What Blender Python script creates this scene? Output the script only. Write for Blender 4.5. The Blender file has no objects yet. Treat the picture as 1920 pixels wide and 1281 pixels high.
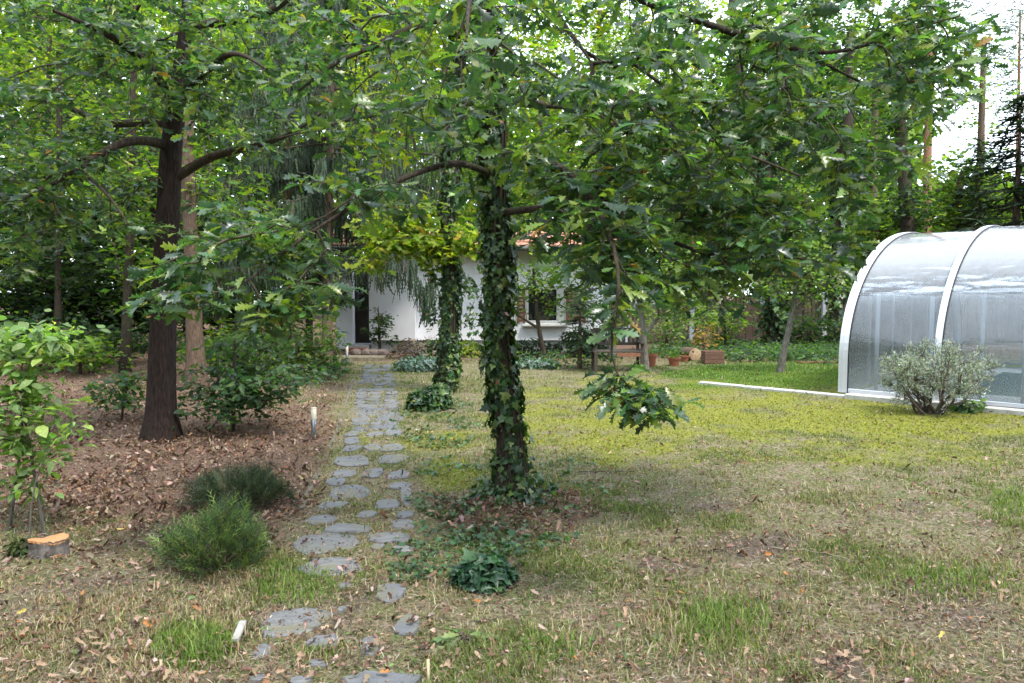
import bpy, bmesh, math
import numpy as np
from mathutils import Matrix, Vector

# ---------------------------------------------------------------- camera, sky, sun, exposure
SC = bpy.context.scene
F = 1387.0; EYE = 1.6; TH = math.atan(90.5 / F)
cam_d = bpy.data.cameras.new('camera'); cam_d.sensor_width = 36; cam_d.lens = F / 1920 * 36
cam_d.clip_start = 0.05; cam_d.clip_end = 2000
cam = bpy.data.objects.new('camera', cam_d); SC.collection.objects.link(cam)
cam.location = (0, 0, EYE); cam.rotation_euler = (math.pi / 2 - TH, 0, 0)
SC.camera = cam

SUN_EL, SUN_AZ = math.radians(60), math.radians(138)      # azimuth clockwise from +Y
wd = bpy.data.worlds.new('World'); SC.world = wd; wd.use_nodes = True
wn = wd.node_tree.nodes; wl = wd.node_tree.links
bg = wn['Background']
sky = wn.new('ShaderNodeTexSky'); sky.sky_type = 'NISHITA'; sky.sun_disc = False
sky.sun_elevation = SUN_EL; sky.sun_rotation = SUN_AZ
mixs = wn.new('ShaderNodeMix'); mixs.data_type = 'RGBA'
mixs.inputs[0].default_value = 0.72                       # bright thin cloud veil
wl.new(sky.outputs[0], mixs.inputs[6]); mixs.inputs[7].default_value = (8.2, 9.0, 10.0, 1)
wl.new(mixs.outputs[2], bg.inputs[0]); bg.inputs[1].default_value = 0.12
sun_d = bpy.data.lights.new('sun', 'SUN'); sun_d.energy = 1.5; sun_d.angle = math.radians(10)
sun_d.color = (1.0, 0.94, 0.85)
sun = bpy.data.objects.new('sun', sun_d); SC.collection.objects.link(sun)
sdir = Vector((math.sin(SUN_AZ) * math.cos(SUN_EL), math.cos(SUN_AZ) * math.cos(SUN_EL), math.sin(SUN_EL)))
sun.rotation_euler = sdir.to_track_quat('Z', 'Y').to_euler()
sun.location = (10, -10, 30)
SC.view_settings.view_transform = 'Standard'; SC.view_settings.look = 'None'
SC.view_settings.gamma = 1; SC.view_settings.use_curve_mapping = False
SC.view_settings.exposure = 1.88
SC.render.engine = 'CYCLES'
SC.cycles.max_bounces = 8; SC.cycles.transparent_max_bounces = 24
SC.cycles.use_denoising = True; SC.cycles.denoising_prefilter = 'FAST'

RNG = np.random.default_rng(7)
COL = SC.collection

# ---------------------------------------------------------------- projection of photo points to the place
_c, _s = math.cos(TH), math.sin(TH)
def ray(px, py):
    dx = (px - 960) / F; dz = -(py - 640.5) / F
    return np.array([dx, _c + dz * _s, -_s + dz * _c])
def gp(px, py, h=0.0):
    d = ray(px, py); return d * ((h - EYE) / d[2]) + np.array([0, 0, EYE])
def pt(px, py, Y):
    d = ray(px, py); return d * (Y / d[1]) + np.array([0, 0, EYE])
def proj(P):
    P = np.asarray(P, float); x, y, z = P[..., 0], P[..., 1], P[..., 2] - EYE
    yc = np.maximum(y * _c - z * _s, 0.05); zc = y * _s + z * _c
    return 960 + F * x / yc, 640.5 - F * zc / yc, yc
def ppm(Y): return F / Y

# ---------------------------------------------------------------- value noise
def vnoise(x, y, seed=0):
    xi = np.floor(x).astype(np.int64); yi = np.floor(y).astype(np.int64)
    fx = x - xi; fy = y - yi; fx = fx * fx * (3 - 2 * fx); fy = fy * fy * (3 - 2 * fy)
    def h(a, b):
        n = (a * 374761393 + b * 668265263 + seed * 1442695041) & 0x7fffffff
        n = ((n ^ (n >> 13)) * 1274126177) & 0x7fffffff
        return ((n ^ (n >> 16)) & 0xffff) / 65535.0
    return (h(xi, yi) * (1 - fx) + h(xi + 1, yi) * fx) * (1 - fy) + (h(xi, yi + 1) * (1 - fx) + h(xi + 1, yi + 1) * fx) * fy
def fbm(x, y, seed=0, o=4):
    r = 0; a = .5; t = 0
    for i in range(o):
        r = r + a * vnoise(x, y, seed + i * 17); t += a; a *= .5; x = x * 2.03 + 5.1; y = y * 2.03 + 1.7
    return r / t
def sstep(a, b, x):
    t = np.clip((x - a) / (b - a), 0, 1); return t * t * (3 - 2 * t)
def ground_h(x, y):
    x = np.asarray(x, float); y = np.asarray(y, float)
    return (fbm(x * .8, y * .8, 3, 3) - .5) * 0.05

# ---------------------------------------------------------------- materials
def mat(name):
    m = bpy.data.materials.new(name); m.use_nodes = True
    return m, m.node_tree.nodes, m.node_tree.links, m.node_tree.nodes['Principled BSDF']
def ramp(n, stops):
    r = n.new('ShaderNodeValToRGB'); e = r.color_ramp.elements
    while len(e) < len(stops): e.new(0.5)
    for k, (p, c) in zip(e, stops): k.position = p; k.color = (*c, 1)
    return r
def simple(name, c, rough=.6, metal=0, var=.25, scale=14, bump=.2, spec=.4, stretch=(1, 1, 1), c2=None):
    m, n, l, b = mat(name)
    tc = n.new('ShaderNodeTexCoord'); mp = n.new('ShaderNodeMapping'); mp.inputs['Scale'].default_value = stretch
    l.new(tc.outputs['Object'], mp.inputs[0])
    tx = n.new('ShaderNodeTexNoise'); tx.inputs['Scale'].default_value = scale; tx.inputs['Detail'].default_value = 6
    tx.inputs['Roughness'].default_value = .65
    l.new(mp.outputs[0], tx.inputs['Vector'])
    c = np.array(c); c2 = np.array(c2) if c2 is not None else np.clip(c * (1 + var), 0, 1)
    r = ramp(n, [(.3, c * (1 - var)), (.52, c), (.72, c2)]); l.new(tx.outputs[0], r.inputs[0])
    l.new(r.outputs[0], b.inputs['Base Color']); b.inputs['Roughness'].default_value = rough
    b.inputs['Metallic'].default_value = metal; b.inputs['Specular IOR Level'].default_value = spec
    if bump:
        bp = n.new('ShaderNodeBump'); bp.inputs['Strength'].default_value = bump; bp.inputs['Distance'].default_value = .02
        l.new(tx.outputs[0], bp.inputs['Height']); l.new(bp.outputs[0], b.inputs['Normal'])
    return m
def leaf_mat(name, trans=.42, rough=.42, spec=.5, tcol=(1.5, 1.9, .5)):
    m, n, l, b = mat(name)
    at = n.new('ShaderNodeAttribute'); at.attribute_name = 'Col'
    tc = n.new('ShaderNodeTexCoord'); tx = n.new('ShaderNodeTexNoise'); tx.inputs['Scale'].default_value = 9
    l.new(tc.outputs['Object'], tx.inputs['Vector'])
    r = ramp(n, [(.3, (.8, .8, .8)), (.7, (1.2, 1.2, 1.2))]); l.new(tx.outputs[0], r.inputs[0])
    mx = n.new('ShaderNodeMix'); mx.data_type = 'RGBA'; mx.blend_type = 'MULTIPLY'; mx.inputs[0].default_value = 1
    l.new(at.outputs['Color'], mx.inputs[6]); l.new(r.outputs[0], mx.inputs[7])
    l.new(mx.outputs[2], b.inputs['Base Color']); b.inputs['Roughness'].default_value = rough
    b.inputs['Specular IOR Level'].default_value = spec
    t = n.new('ShaderNodeBsdfTranslucent')
    m2 = n.new('ShaderNodeMix'); m2.data_type = 'RGBA'; m2.blend_type = 'MULTIPLY'; m2.inputs[0].default_value = 1
    l.new(mx.outputs[2], m2.inputs[6]); m2.inputs[7].default_value = (*tcol, 1); l.new(m2.outputs[2], t.inputs[0])
    sh = n.new('ShaderNodeMixShader'); sh.inputs[0].default_value = trans
    l.new(b.outputs[0], sh.inputs[1]); l.new(t.outputs[0], sh.inputs[2])
    l.new(sh.outputs[0], n['Material Output'].inputs[0])
    return m
def bark_mat(name, c, c2, scale=9, strength=.8, moss=0.0):
    m, n, l, b = mat(name)
    tc = n.new('ShaderNodeTexCoord'); mp = n.new('ShaderNodeMapping'); mp.inputs['Scale'].default_value = (5, 5, .9)
    l.new(tc.outputs['Object'], mp.inputs[0])
    tx = n.new('ShaderNodeTexNoise'); tx.inputs['Scale'].default_value = scale; tx.inputs['Detail'].default_value = 8
    tx.inputs['Roughness'].default_value = .7; l.new(mp.outputs[0], tx.inputs['Vector'])
    v = n.new('ShaderNodeTexVoronoi'); v.inputs['Scale'].default_value = scale * .8; v.feature = 'DISTANCE_TO_EDGE'
    l.new(mp.outputs[0], v.inputs['Vector'])
    mu = n.new('ShaderNodeMath'); mu.operation = 'MULTIPLY_ADD'; mu.inputs[1].default_value = .5
    l.new(v.outputs['Distance'], mu.inputs[0]); l.new(tx.outputs[0], mu.inputs[2])
    r = ramp(n, [(.36, c), (.8, c2)]); l.new(mu.outputs[0], r.inputs[0])
    last = r.outputs[0]
    if moss:
        nz = n.new('ShaderNodeTexNoise'); nz.inputs['Scale'].default_value = 2.3; l.new(tc.outputs['Object'], nz.inputs['Vector'])
        rr = ramp(n, [(.5, (0, 0, 0)), (.66, (moss, moss, moss))]); l.new(nz.outputs[0], rr.inputs[0])
        mx = n.new('ShaderNodeMix'); mx.data_type = 'RGBA'; l.new(rr.outputs[0], mx.inputs[0]); l.new(last, mx.inputs[6])
        mx.inputs[7].default_value = (.06, .075, .03, 1); last = mx.outputs[2]
    l.new(last, b.inputs['Base Color']); b.inputs['Roughness'].default_value = .9
    b.inputs['Specular IOR Level'].default_value = .2
    bp = n.new('ShaderNodeBump'); bp.inputs['Strength'].default_value = strength; bp.inputs['Distance'].default_value = .03
    l.new(mu.outputs[0], bp.inputs['Height']); l.new(bp.outputs[0], b.inputs['Normal'])
    return m

M = {}
M['leaf'] = leaf_mat('oak_leaf', trans=.44, rough=.32, spec=.75, tcol=(1.5, 1.75, .65))
M['leafbg'] = leaf_mat('woodland_leaf', trans=.5, rough=.6, spec=.3, tcol=(1.6, 1.9, .45))
M['ivy'] = leaf_mat('ivy_leaf', trans=.28, rough=.38, spec=.45, tcol=(1.3, 1.7, .5))
M['beech'] = leaf_mat('beech_leaf', trans=.5, rough=.5, spec=.4, tcol=(1.5, 1.8, .6))
M['needle'] = leaf_mat('needle', trans=.15, rough=.6, spec=.3)
M['blade'] = leaf_mat('grass_blade', trans=.35, rough=.6, spec=.25, tcol=(1.3, 1.5, .6))
M['litter'] = leaf_mat('dry_leaf', trans=.15, rough=.75, spec=.2, tcol=(1.3, 1.1, .8))
M['bark'] = bark_mat('oak_bark', (.016, .012, .010), (.085, .062, .046), moss=.35)
M['bark_brown'] = bark_mat('brown_bark', (.055, .036, .025), (.19, .135, .095))
M['bark_pine'] = bark_mat('pine_bark', (.13, .06, .03), (.36, .2, .12))
M['bark_spruce'] = bark_mat('spruce_bark', (.085, .055, .04), (.26, .185, .135))
M['bark_grey'] = bark_mat('grey_bark', (.08, .075, .065), (.24, .22, .19), moss=.6)
M['twig'] = simple('twig_wood', (.075, .06, .045), .9, bump=0, spec=.2)
M['twig_pale'] = simple('pale_twig', (.2, .18, .14), .9, bump=0, spec=.2)

# ---------------------------------------------------------------- mesh plumbing
def raw_mesh(name, V, T, material, col=None, smooth=False):
    V = np.asarray(V, np.float32); T = np.asarray(T, np.int32)
    me = bpy.data.meshes.new(name)
    me.vertices.add(len(V)); me.vertices.foreach_set('co', V.ravel())
    k = T.shape[1]
    me.loops.add(T.size); me.loops.foreach_set('vertex_index', T.ravel())
    me.polygons.add(len(T)); me.polygons.foreach_set('loop_start', np.arange(0, T.size, k, dtype=np.int32))
    if smooth: me.polygons.foreach_set('use_smooth', np.ones(len(T), bool))
    me.update(calc_edges=True)
    if col is not None:
        a = me.color_attributes.new('Col', 'FLOAT_COLOR', 'POINT')
        c = np.ones((len(V), 4), np.float32); c[:, :3] = col; a.data.foreach_set('color', c.ravel())
    if material: me.materials.append(material)
    return me
def link(name, me, parent=None, origin=None):
    o = bpy.data.objects.new(name, me); COL.objects.link(o)
    if parent is not None:
        o.parent = parent; o.matrix_parent_inverse = Matrix.Translation(-parent.location)
    return o
def props(o, label=None, cat=None, group=None, kind=None):
    if label: o['label'] = label
    if cat: o['category'] = cat
    if group: o['group'] = group
    if kind: o['kind'] = kind
    return o
def thing(name, loc, label, cat, group=None):
    o = bpy.data.objects.new(name, None); COL.objects.link(o); o.location = Vector([float(v) for v in loc])
    o.empty_display_size = .1
    return props(o, label, cat, group)

class MB:
    def __init__(s): s.V = []; s.Fc = []
    def add(s, V, Fc):
        o = len(s.V); s.V += [tuple(map(float, v)) for v in V]; s.Fc += [tuple(i + o for i in f) for f in Fc]; return s
    def box(s, c, d, R=None, bev=0.0):
        c = np.array(c, float); x, y, z = np.array(d, float) / 2
        if bev:
            bm = bmesh.new(); bmesh.ops.create_cube(bm, size=1)
            for v in bm.verts: v.co = Vector((v.co.x * 2 * x, v.co.y * 2 * y, v.co.z * 2 * z))
            bmesh.ops.bevel(bm, geom=bm.edges[:], offset=bev, segments=1, affect='EDGES')
            bm.verts.index_update(); P = np.array([v.co[:] for v in bm.verts]); Fs = [[v.index for v in f.verts] for f in bm.faces]; bm.free()
        else:
            P = np.array([(a * x, b * y, e * z) for a in (-1, 1) for b in (-1, 1) for e in (-1, 1)])
            Fs = [(0, 1, 3, 2), (4, 6, 7, 5), (0, 4, 5, 1), (2, 3, 7, 6), (0, 2, 6, 4), (1, 5, 7, 3)]
        if R is not None: P = P @ np.array(R).T
        return s.add(P + c, Fs)
    def bar(s, a, b, w, h, bev=0.0):
        a = np.array(a, float); b = np.array(b, float); d = b - a; L = np.linalg.norm(d); d /= L
        up = np.array([0, 0, 1.]) if abs(d[2]) < .95 else np.array([0, 1., 0])
        q = np.cross(up, d); q /= np.linalg.norm(q); u = np.cross(d, q)
        return s.box((a + b) / 2, (L, w, h), np.stack([d, q, u], 1), bev)
    def tube(s, P, R, n=8, caps=True):
        V, Fq = tube_np(np.array(P, float), np.array(R, float), n)
        Fs = [tuple(f) for f in Fq]
        m = len(P)
        if caps: Fs += [tuple(range(n - 1, -1, -1)), tuple(range((m - 1) * n, m * n))]
        return s.add(V, Fs)
    def lathe(s, prof, c, n=20):
        c = np.array(c, float); a = np.linspace(0, 2 * np.pi, n, endpoint=False)
        V = [(c[0] + r * math.cos(t), c[1] + r * math.sin(t), c[2] + z) for r, z in prof for t in a]
        Fs = [(i * n + j, i * n + (j + 1) % n, (i + 1) * n + (j + 1) % n, (i + 1) * n + j) for i in range(len(prof) - 1) for j in range(n)]
        return s.add(V, Fs)
    def build(s, name, material, parent=None, smooth=False):
        me = bpy.data.meshes.new(name); me.from_pydata(s.V, [], s.Fc); me.materials.append(material)
        if smooth: me.polygons.foreach_set('use_smooth', np.ones(len(me.polygons), bool))
        me.update(); return link(name, me, parent)
def tube_np(P, R, n):
    m = len(P); D = np.gradient(P, axis=0); D /= np.linalg.norm(D, axis=1)[:, None] + 1e-9
    up = np.array([0, 1., 0]) if abs(D[0][1]) < .8 else np.array([1., 0, 0])
    U = np.cross(D, up); U /= np.linalg.norm(U, axis=1)[:, None] + 1e-9; W = np.cross(D, U)
    a = np.linspace(0, 2 * np.pi, n, endpoint=False)
    V = P[:, None] + R[:, None, None] * (U[:, None] * np.cos(a)[None, :, None] + W[:, None] * np.sin(a)[None, :, None])
    i = np.arange(m - 1)[:, None] * n; j = np.arange(n)[None]
    q = np.stack([i + j, i + (j + 1) % n, i + n + (j + 1) % n, i + n + j], -1).reshape(-1, 4)
    return V.reshape(-1, 3), q
def tubes_mesh(lst, n):
    Vs = []; Fs = []; o = 0
    for P, R in lst:
        V, q = tube_np(np.asarray(P, float), np.asarray(R, float), n); Vs.append(V); Fs.append(q + o); o += len(V)
    return np.concatenate(Vs), np.concatenate(Fs)

# ---------------------------------------------------------------- leaf templates (x along, y across, z normal)
def blade_tpl(st, fold=.12, droop=.18, wave=0.0, petiole=.0):
    V = []; T = []
    n = len(st)
    for i, (x, w, dx) in enumerate(st):
        zc = -droop * x * x; wz = wave * (1 if i % 2 else -1)
        V += [(x + petiole, 0, zc), (x + dx + petiole, w, zc + fold * w + wz), (x + dx + petiole, -w, zc + fold * w - wz * .6)]
    for i in range(n - 1):
        a, b = 3 * i, 3 * i + 3
        T += [(a, b, b + 1), (a, b + 1, a + 1), (a, a + 2, b + 2), (a, b + 2, b)]
    return np.array(V), np.array(T)
OAK_HI = blade_tpl([(0, .015, 0), (.1, .04, .0), (.21, .10, .04), (.24, .05, .0), (.37, .19, .07), (.42, .075, .0), (.56, .27, .08), (.61, .11, .0), (.74, .26, .07), (.80, .11, .02), (.91, .15, .04), (.96, .07, 0), (1.0, .03, 0)], .25, .22, .014)
OAK_MID = blade_tpl([(0, .015, 0), (.22, .10, .03), (.27, .05, 0), (.42, .20, .06), (.47, .08, 0), (.62, .27, .07), (.68, .10, 0), (.83, .22, .06), (.89, .09, 0), (1.0, .03, 0)], .25, .22, .012)
OAK_LO = blade_tpl([(0, .02, 0), (.38, .18, .04), (.48, .08, 0), (.72, .26, .05), (.82, .10, 0), (1, .03, 0)], .25, .2)
OVAL = blade_tpl([(0, .02, 0), (.22, .2, .02), (.5, .29, .02), (.78, .2, .01), (1.0, .01, 0)], .2, .22, .008)
DIA = (np.array([(0, 0, 0), (.5, .28, .06), (1, 0, -.1), (.5, -.28, .06)]), np.array([(0, 2, 1), (0, 3, 2)]))
IVYL = blade_tpl([(0, .06, 0), (.02, .42, -.14), (.25, .3, 0), (.4, .46, .1), (.58, .2, 0), (1.0, .01, 0)], .15, .25)
DRY = blade_tpl([(0, .02, 0), (.3, .2, .04), (.5, .14, 0), (.7, .27, .03), (1, .03, 0)], .55, -.35, .05)
NEED = (np.array([(0, .012, 0), (0, -.012, 0), (1, 0, 0), (.1, 0, 0), (.35, .3, .04), (.16, 0, 0), (.2, 0, 0), (.5, -.3, .04), (.26, 0, 0),
                  (.35, 0, 0), (.66, .26, .04), (.41, 0, 0), (.5, 0, 0), (.8, -.24, .05), (.56, 0, 0), (.62, 0, 0), (.92, .14, .05), (.68, 0, 0)]) ,
        np.array([(0, 1, 2), (3, 4, 5), (6, 7, 8), (9, 10, 11), (12, 13, 14), (15, 16, 17)]))
FROND = blade_tpl([(0, .03, 0), (.12, .09, 0), (.25, .035, 0), (.37, .085, 0), (.5, .03, 0), (.62, .075, 0), (.74, .025, 0), (.86, .05, 0), (1, .005, 0)], .2, .05, .01)

def norm(v): return v / (np.linalg.norm(v, axis=-1, keepdims=True) + 1e-9)
def frames(D, Nn):
    D = norm(D); B = norm(np.cross(Nn, D)); N2 = np.cross(D, B); return D, B, N2
def place(tpl, P, D, Nn, S, wv=None):
    V, T = tpl; D, B, N2 = frames(D, Nn); n = len(P); k = len(V)
    w = RNG.uniform(.75, 1.2, n); zc = RNG.normal(1, .9, n); bd = RNG.normal(0, .14, n)
    Yv = V[None, :, 1] * w[:, None] + bd[:, None] * V[None, :, 0] ** 2; Zv = V[None, :, 2] * zc[:, None]
    X = (V[None, :, 0, None] * D[:, None] + Yv[:, :, None] * B[:, None] + Zv[:, :, None] * N2[:, None]) * S[:, None, None] + P[:, None]
    return X.reshape(-1, 3), (T[None] + (np.arange(n) * k)[:, None, None]).reshape(-1, 3)
def foliage(name, parent, tpl, P, D, Nn, S, C, material, parts=0, part_name='leaf', tpl_part=None, lod=None):
    """joined foliage as one stuff part; the `parts` leaves that show largest become leaf objects"""
    idx = np.arange(len(P))
    if parts:
        x, y, d = proj(P); vis = (x > -20) & (x < 1940) & (y > -20) & (y < 1300)
        sz = np.where(vis, S / d, 0); top = np.argsort(-sz)[:parts]
        tp = tpl_part or tpl
        V, T = tp
        Dn, B, N2 = frames(D[top], Nn[top])
        key = np.argsort(np.argsort(C[top].sum(1))) * 24 // len(top)
        for g in range(24):
            gi = np.where(key == g)[0]
            if not len(gi): continue
            Vv = V * (1, RNG.uniform(.8, 1.2), RNG.normal(1, .9)); Vv[:, 1] += RNG.normal(0, .14) * V[:, 0] ** 2
            me = raw_mesh(part_name, Vv, T, material, C[top[gi]].mean(0))
            for i in gi:
                o = link(part_name, me, parent)
                s = float(S[top[i]]); m = Matrix.Identity(4)
                for a, vec in enumerate((Dn[i], B[i], N2[i])):
                    for r in range(3): m[r][a] = float(vec[r]) * s
                for r in range(3): m[r][3] = float(P[top[i]][r])
                o.matrix_basis = m
        keep = np.ones(len(P), bool); keep[top] = False; idx = idx[keep]
    if not len(idx): return
    sets = [(tpl, idx)]
    if lod is not None:
        d = proj(P[idx])[2]; sets = [(tpl, idx[d < lod[0]]), (lod[1], idx[d >= lod[0]])]
    Vs = []; Ts = []; Cs = []; o = 0
    for tp, ii in sets:
        if not len(ii): continue
        V, T = place(tp, P[ii], D[ii], Nn[ii], S[ii]); Vs.append(V); Ts.append(T + o); o += len(V)
        Cs.append(np.repeat(C[ii], len(tp[0]), 0))
    ob = link(name, raw_mesh(name, np.concatenate(Vs), np.concatenate(Ts), material, np.concatenate(Cs)), parent)
    ob['kind'] = 'stuff'; return ob

def mixcol(n, cols, w, jit=.22):
    cols = np.array(cols); w = np.array(w, float); k = RNG.choice(len(cols), n, p=w / w.sum())
    return np.clip(cols[k] * (1 + RNG.normal(0, jit, (n, 1))) * (1 + RNG.normal(0, .08, (n, 3))), .004, .9)
OAK_C = ([(.032, .070, .038), (.062, .124, .050), (.105, .172, .040), (.165, .222, .036), (.32, .16, .03)], [.35, .30, .21, .14, .004])
WOOD_C = ([(.06, .115, .035), (.10, .165, .03), (.17, .23, .035), (.035, .07, .03)], [.3, .35, .25, .1])
YEL_C = ([(.15, .21, .025), (.22, .26, .03), (.09, .15, .025), (.32, .27, .03)], [.4, .32, .23, .05])
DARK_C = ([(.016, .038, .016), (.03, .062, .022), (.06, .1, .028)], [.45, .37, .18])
PALE_C = ([(.13, .20, .065), (.19, .25, .09), (.08, .14, .045)], [.4, .35, .25])
IVY_C = ([(.02, .052, .02), (.042, .088, .028), (.085, .14, .04), (.15, .20, .055), (.25, .09, .04)], [.36, .33, .2, .10, .01])

# ---------------------------------------------------------------- tree growth
def poly(pts, step=.12):
    """resample a polyline of rows (x,y,z,r) with a little smoothing"""
    P = np.array(pts, float); d = np.r_[0, np.cumsum(np.linalg.norm(np.diff(P[:, :3], axis=0), axis=1))]
    t = np.linspace(0, d[-1], max(int(d[-1] / step), 3))
    Q = np.stack([np.interp(t, d, P[:, i]) for i in range(4)], 1)
    for _ in range(3): Q[1:-1] = Q[:-2] * .25 + Q[1:-1] * .5 + Q[2:] * .25
    return Q
def grow(limbs, targets, tip=.0022, expo=.45, step=.18, wob=.18, pen=.35):
    nodes = []; cost = []; par = []
    for Lb in limbs:
        base = len(nodes)
        for i, q in enumerate(Lb): nodes.append(q[:3]); cost.append(np.linalg.norm(q[:3] - limbs[0][0][:3]) * pen); par.append(-1)
    cap = 400000
    N = np.zeros((cap, 3)); Cc = np.zeros(cap); n = len(nodes); N[:n] = nodes; Cc[:n] = cost
    par = par + [0] * 0
    dist = np.array([np.min(np.linalg.norm(N[:n] - t, axis=1)) for t in targets])
    cnt = {}
    paths = []
    parent_of = {}
    for ti in np.argsort(dist):
        t = targets[ti]
        d = np.linalg.norm(N[:n] - t, axis=1); k = int(np.argmin(d + Cc[:n])); a = N[k]; L = d[k]
        m = max(2, int(L / step) + 1); s = np.linspace(0, 1, m + 1)[1:, None]
        bow = np.array([0, 0, .10 * L]) + RNG.normal(0, wob * .35, 3) * L
        pts = a + (t - a) * s + bow * (s * (1 - s)) * 1.6 + RNG.normal(0, .012, (m, 3)) * np.minimum(1, L)
        pts[-1] = t
        ids = list(range(n, n + m)); pr = k
        for i, q in zip(ids, pts): N[i] = q; Cc[i] = Cc[pr] + pen * L / m; parent_of[i] = pr; pr = i
        n += m; paths.append([k] + ids)
    count = np.zeros(n)
    for p in paths: count[p[-1]] += 1
    for i in range(n - 1, -1, -1):
        if i in parent_of: count[parent_of[i]] += count[i]
    out = []
    for p in paths:
        r = tip * np.maximum(count[p[1:]], 1) ** expo
        out.append((N[p], np.r_[r[0], r]))
    tips = np.array([norm(N[p[-1]] - N[p[-2]]) for p in paths]); ends = np.array([N[p[-1]] for p in paths])
    return out, ends, tips
def rosettes(ends, tips, k, size, spread=.06, upn=.55, flat=.35, droop=-.12, sj=.25):
    n = len(ends) * k
    P = np.repeat(ends, k, 0); tp = np.repeat(tips, k, 0)
    ang = (np.tile(np.arange(k), len(ends)) * 2.4 + np.repeat(RNG.random(len(ends)) * 6.3, k))
    R = np.stack([np.cos(ang), np.sin(ang), np.zeros(n)], 1)
    D = norm(R + tp * .55 * np.array([1, 1, flat]) + RNG.normal(0, .22, (n, 3)) + np.array([0, 0, droop]))
    Nn = norm(np.array([0, 0, 1.]) * upn + RNG.normal(0, .42, (n, 3)) + tp * .1)
    back = np.repeat(tips, k, 0) * (-RNG.random((n, 1)) * spread * 1.6)
    P = P + back + D * (.012 + RNG.random((n, 1)) * spread * .35)
    S = size * np.clip(1 + RNG.normal(0, sj, n), .45, 1.6)
    return P, D, Nn, S
def blobs(lst, clump=0.0):
    out = []
    for (px, py, Y, rx, ry, dr, n) in lst:
        c = pt(px, py, Y); k = ppm(Y); u = norm(RNG.normal(size=(n, 3))) * (RNG.random((n, 1)) ** (1 / 2.6))
        out.append(c + u * np.array([rx / k, dr, ry / k]))
    P = np.concatenate(out); return P[P[:, 2] > .25]
def pxline(rows, Y=None):
    """rows (px, py, depth, radius m)"""
    return np.array([np.r_[pt(a, b, c), r] for a, b, c, r in rows])
def make_trunk(parent, rows, material, n=14, flare=.0, name='trunk', step=.12, rough=.06):
    Q = poly(rows, step)
    P, R = Q[:, :3].copy(), Q[:, 3].copy()
    a = np.linspace(0, 2 * np.pi, n, endpoint=False); V, q = tube_np(P, R, n)
    V = V.reshape(len(P), n, 3); cz = P[:, None]
    hgt = (P[:, 2] - P[0, 2])[:, None]
    k = 1 + rough * np.sin(a * 3 + 1.3)[None] * np.sin(hgt * 2.1 + 1) + rough * RNG.normal(0, .35, (len(P), n))
    if flare: k = k + flare * np.exp(-hgt / .16) * (1 + .45 * np.sin(a * 5 + .7)[None])
    V = cz + (V - cz) * k[:, :, None]
    V[0, :, 2] = V[0, :, 2] - .12
    return link(name, raw_mesh(name, V.reshape(-1, 3), q, material, smooth=True), parent), Q
def in_view_ok(P, poly_low, dmin=2.0):
    """prune targets that hang below the crown's lower edge (px -> py rows) or touch the camera"""
    x, y, d = proj(P); lo = np.interp(x, [a for a, b in poly_low], [b for a, b in poly_low])
    return (y < lo) & (np.linalg.norm(P - np.array([0, 0, EYE]), axis=1) > dmin)
# ---------------------------------------------------------------- sky dome is the world; ground sheet
def path_edges(py):
    l = np.interp(py, [660, 690, 740, 800, 850, 900, 950, 1000, 1060, 1160, 1280], [672, 672, 657, 645, 632, 612, 592, 565, 555, 500, 470])
    r = np.interp(py, [660, 690, 740, 800, 850, 900, 1000, 1060, 1160, 1280], [735, 738, 748, 756, 764, 772, 782, 775, 795, 790])
    return l, r
def zones(x, y):
    """litter, moss, lush grass, path, bare soil weights of a ground point"""
    x = np.asarray(x, float); y = np.asarray(y, float)
    px, py, _ = proj(np.stack([x, y, np.zeros_like(x)], -1))
    py = np.where(y < 1.0, 2500, py)
    nz = (fbm(x * .9, y * .9, 11) - .5)
    l, r = path_edges(py)
    lit = sstep(20, -40, px - (l - 10) + nz * 160) * sstep(1110, 960, py + nz * 260 + sstep(400, 0, px) * 60) * sstep(640, 660, py)
    strip = np.exp(-((px - 560) / 90) ** 2) * np.exp(-((py - 740) / 35) ** 2)
    lit = lit * (1 - .55 * strip)
    lit = np.maximum(lit, sstep(1.15, .5, ((px - 955) / 150) ** 2 + ((py - 965) / 48) ** 2 + nz * 1.6) * .8)
    lit = np.maximum(lit, sstep(690, 660, py))
    n2 = fbm(x * 3.1, y * 2.6, 12, 4) - .5
    moss = sstep(1.6, .0, ((px - 1450) / 560) ** 2 + ((py - 785) / 74) ** 2 + nz * 2.0 + n2 * 3.2)
    moss = np.maximum(moss, sstep(1.2, .4, ((px - 850) / 75) ** 2 + ((py - 888) / 34) ** 2 + nz) * .8)
    lush = sstep(1180, 1320, px + nz * 320) * sstep(742, 722, py + nz * 20) * sstep(672, 690, py) * .9
    pth = sstep(-25, 10, px - l + nz * 70) * sstep(25, -10, px - r + nz * 70) * sstep(676, 690, py)
    bare = sstep(.60, .72, fbm(x * 1.3, y * 1.3, 23)) * sstep(860, 960, py)
    return lit, moss, lush, pth, bare
gx = np.r_[-420, -200, -90, -45, -28, -18, np.arange(-13, 15.01, .11), 20, 30, 48, 95, 210, 420]
gy = np.r_[-420, -150, -50, -18, -6, 0, np.arange(1.4, 26, .11), 28, 33, 42, 60, 110, 220, 450]
GX, GY = np.meshgrid(gx, gy); gz = ground_h(GX, GY)
nx, ny = len(gx), len(gy)
i = np.arange(ny - 1)[:, None] * nx + np.arange(nx - 1)[None]
me = raw_mesh('ground', np.stack([GX, GY, gz], -1).reshape(-1, 3), np.stack([i, i + 1, i + nx + 1, i + nx], -1).reshape(-1, 4), None, smooth=True)
lit, moss, lush, pth, bare = zones(GX.ravel(), GY.ravel())
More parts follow.
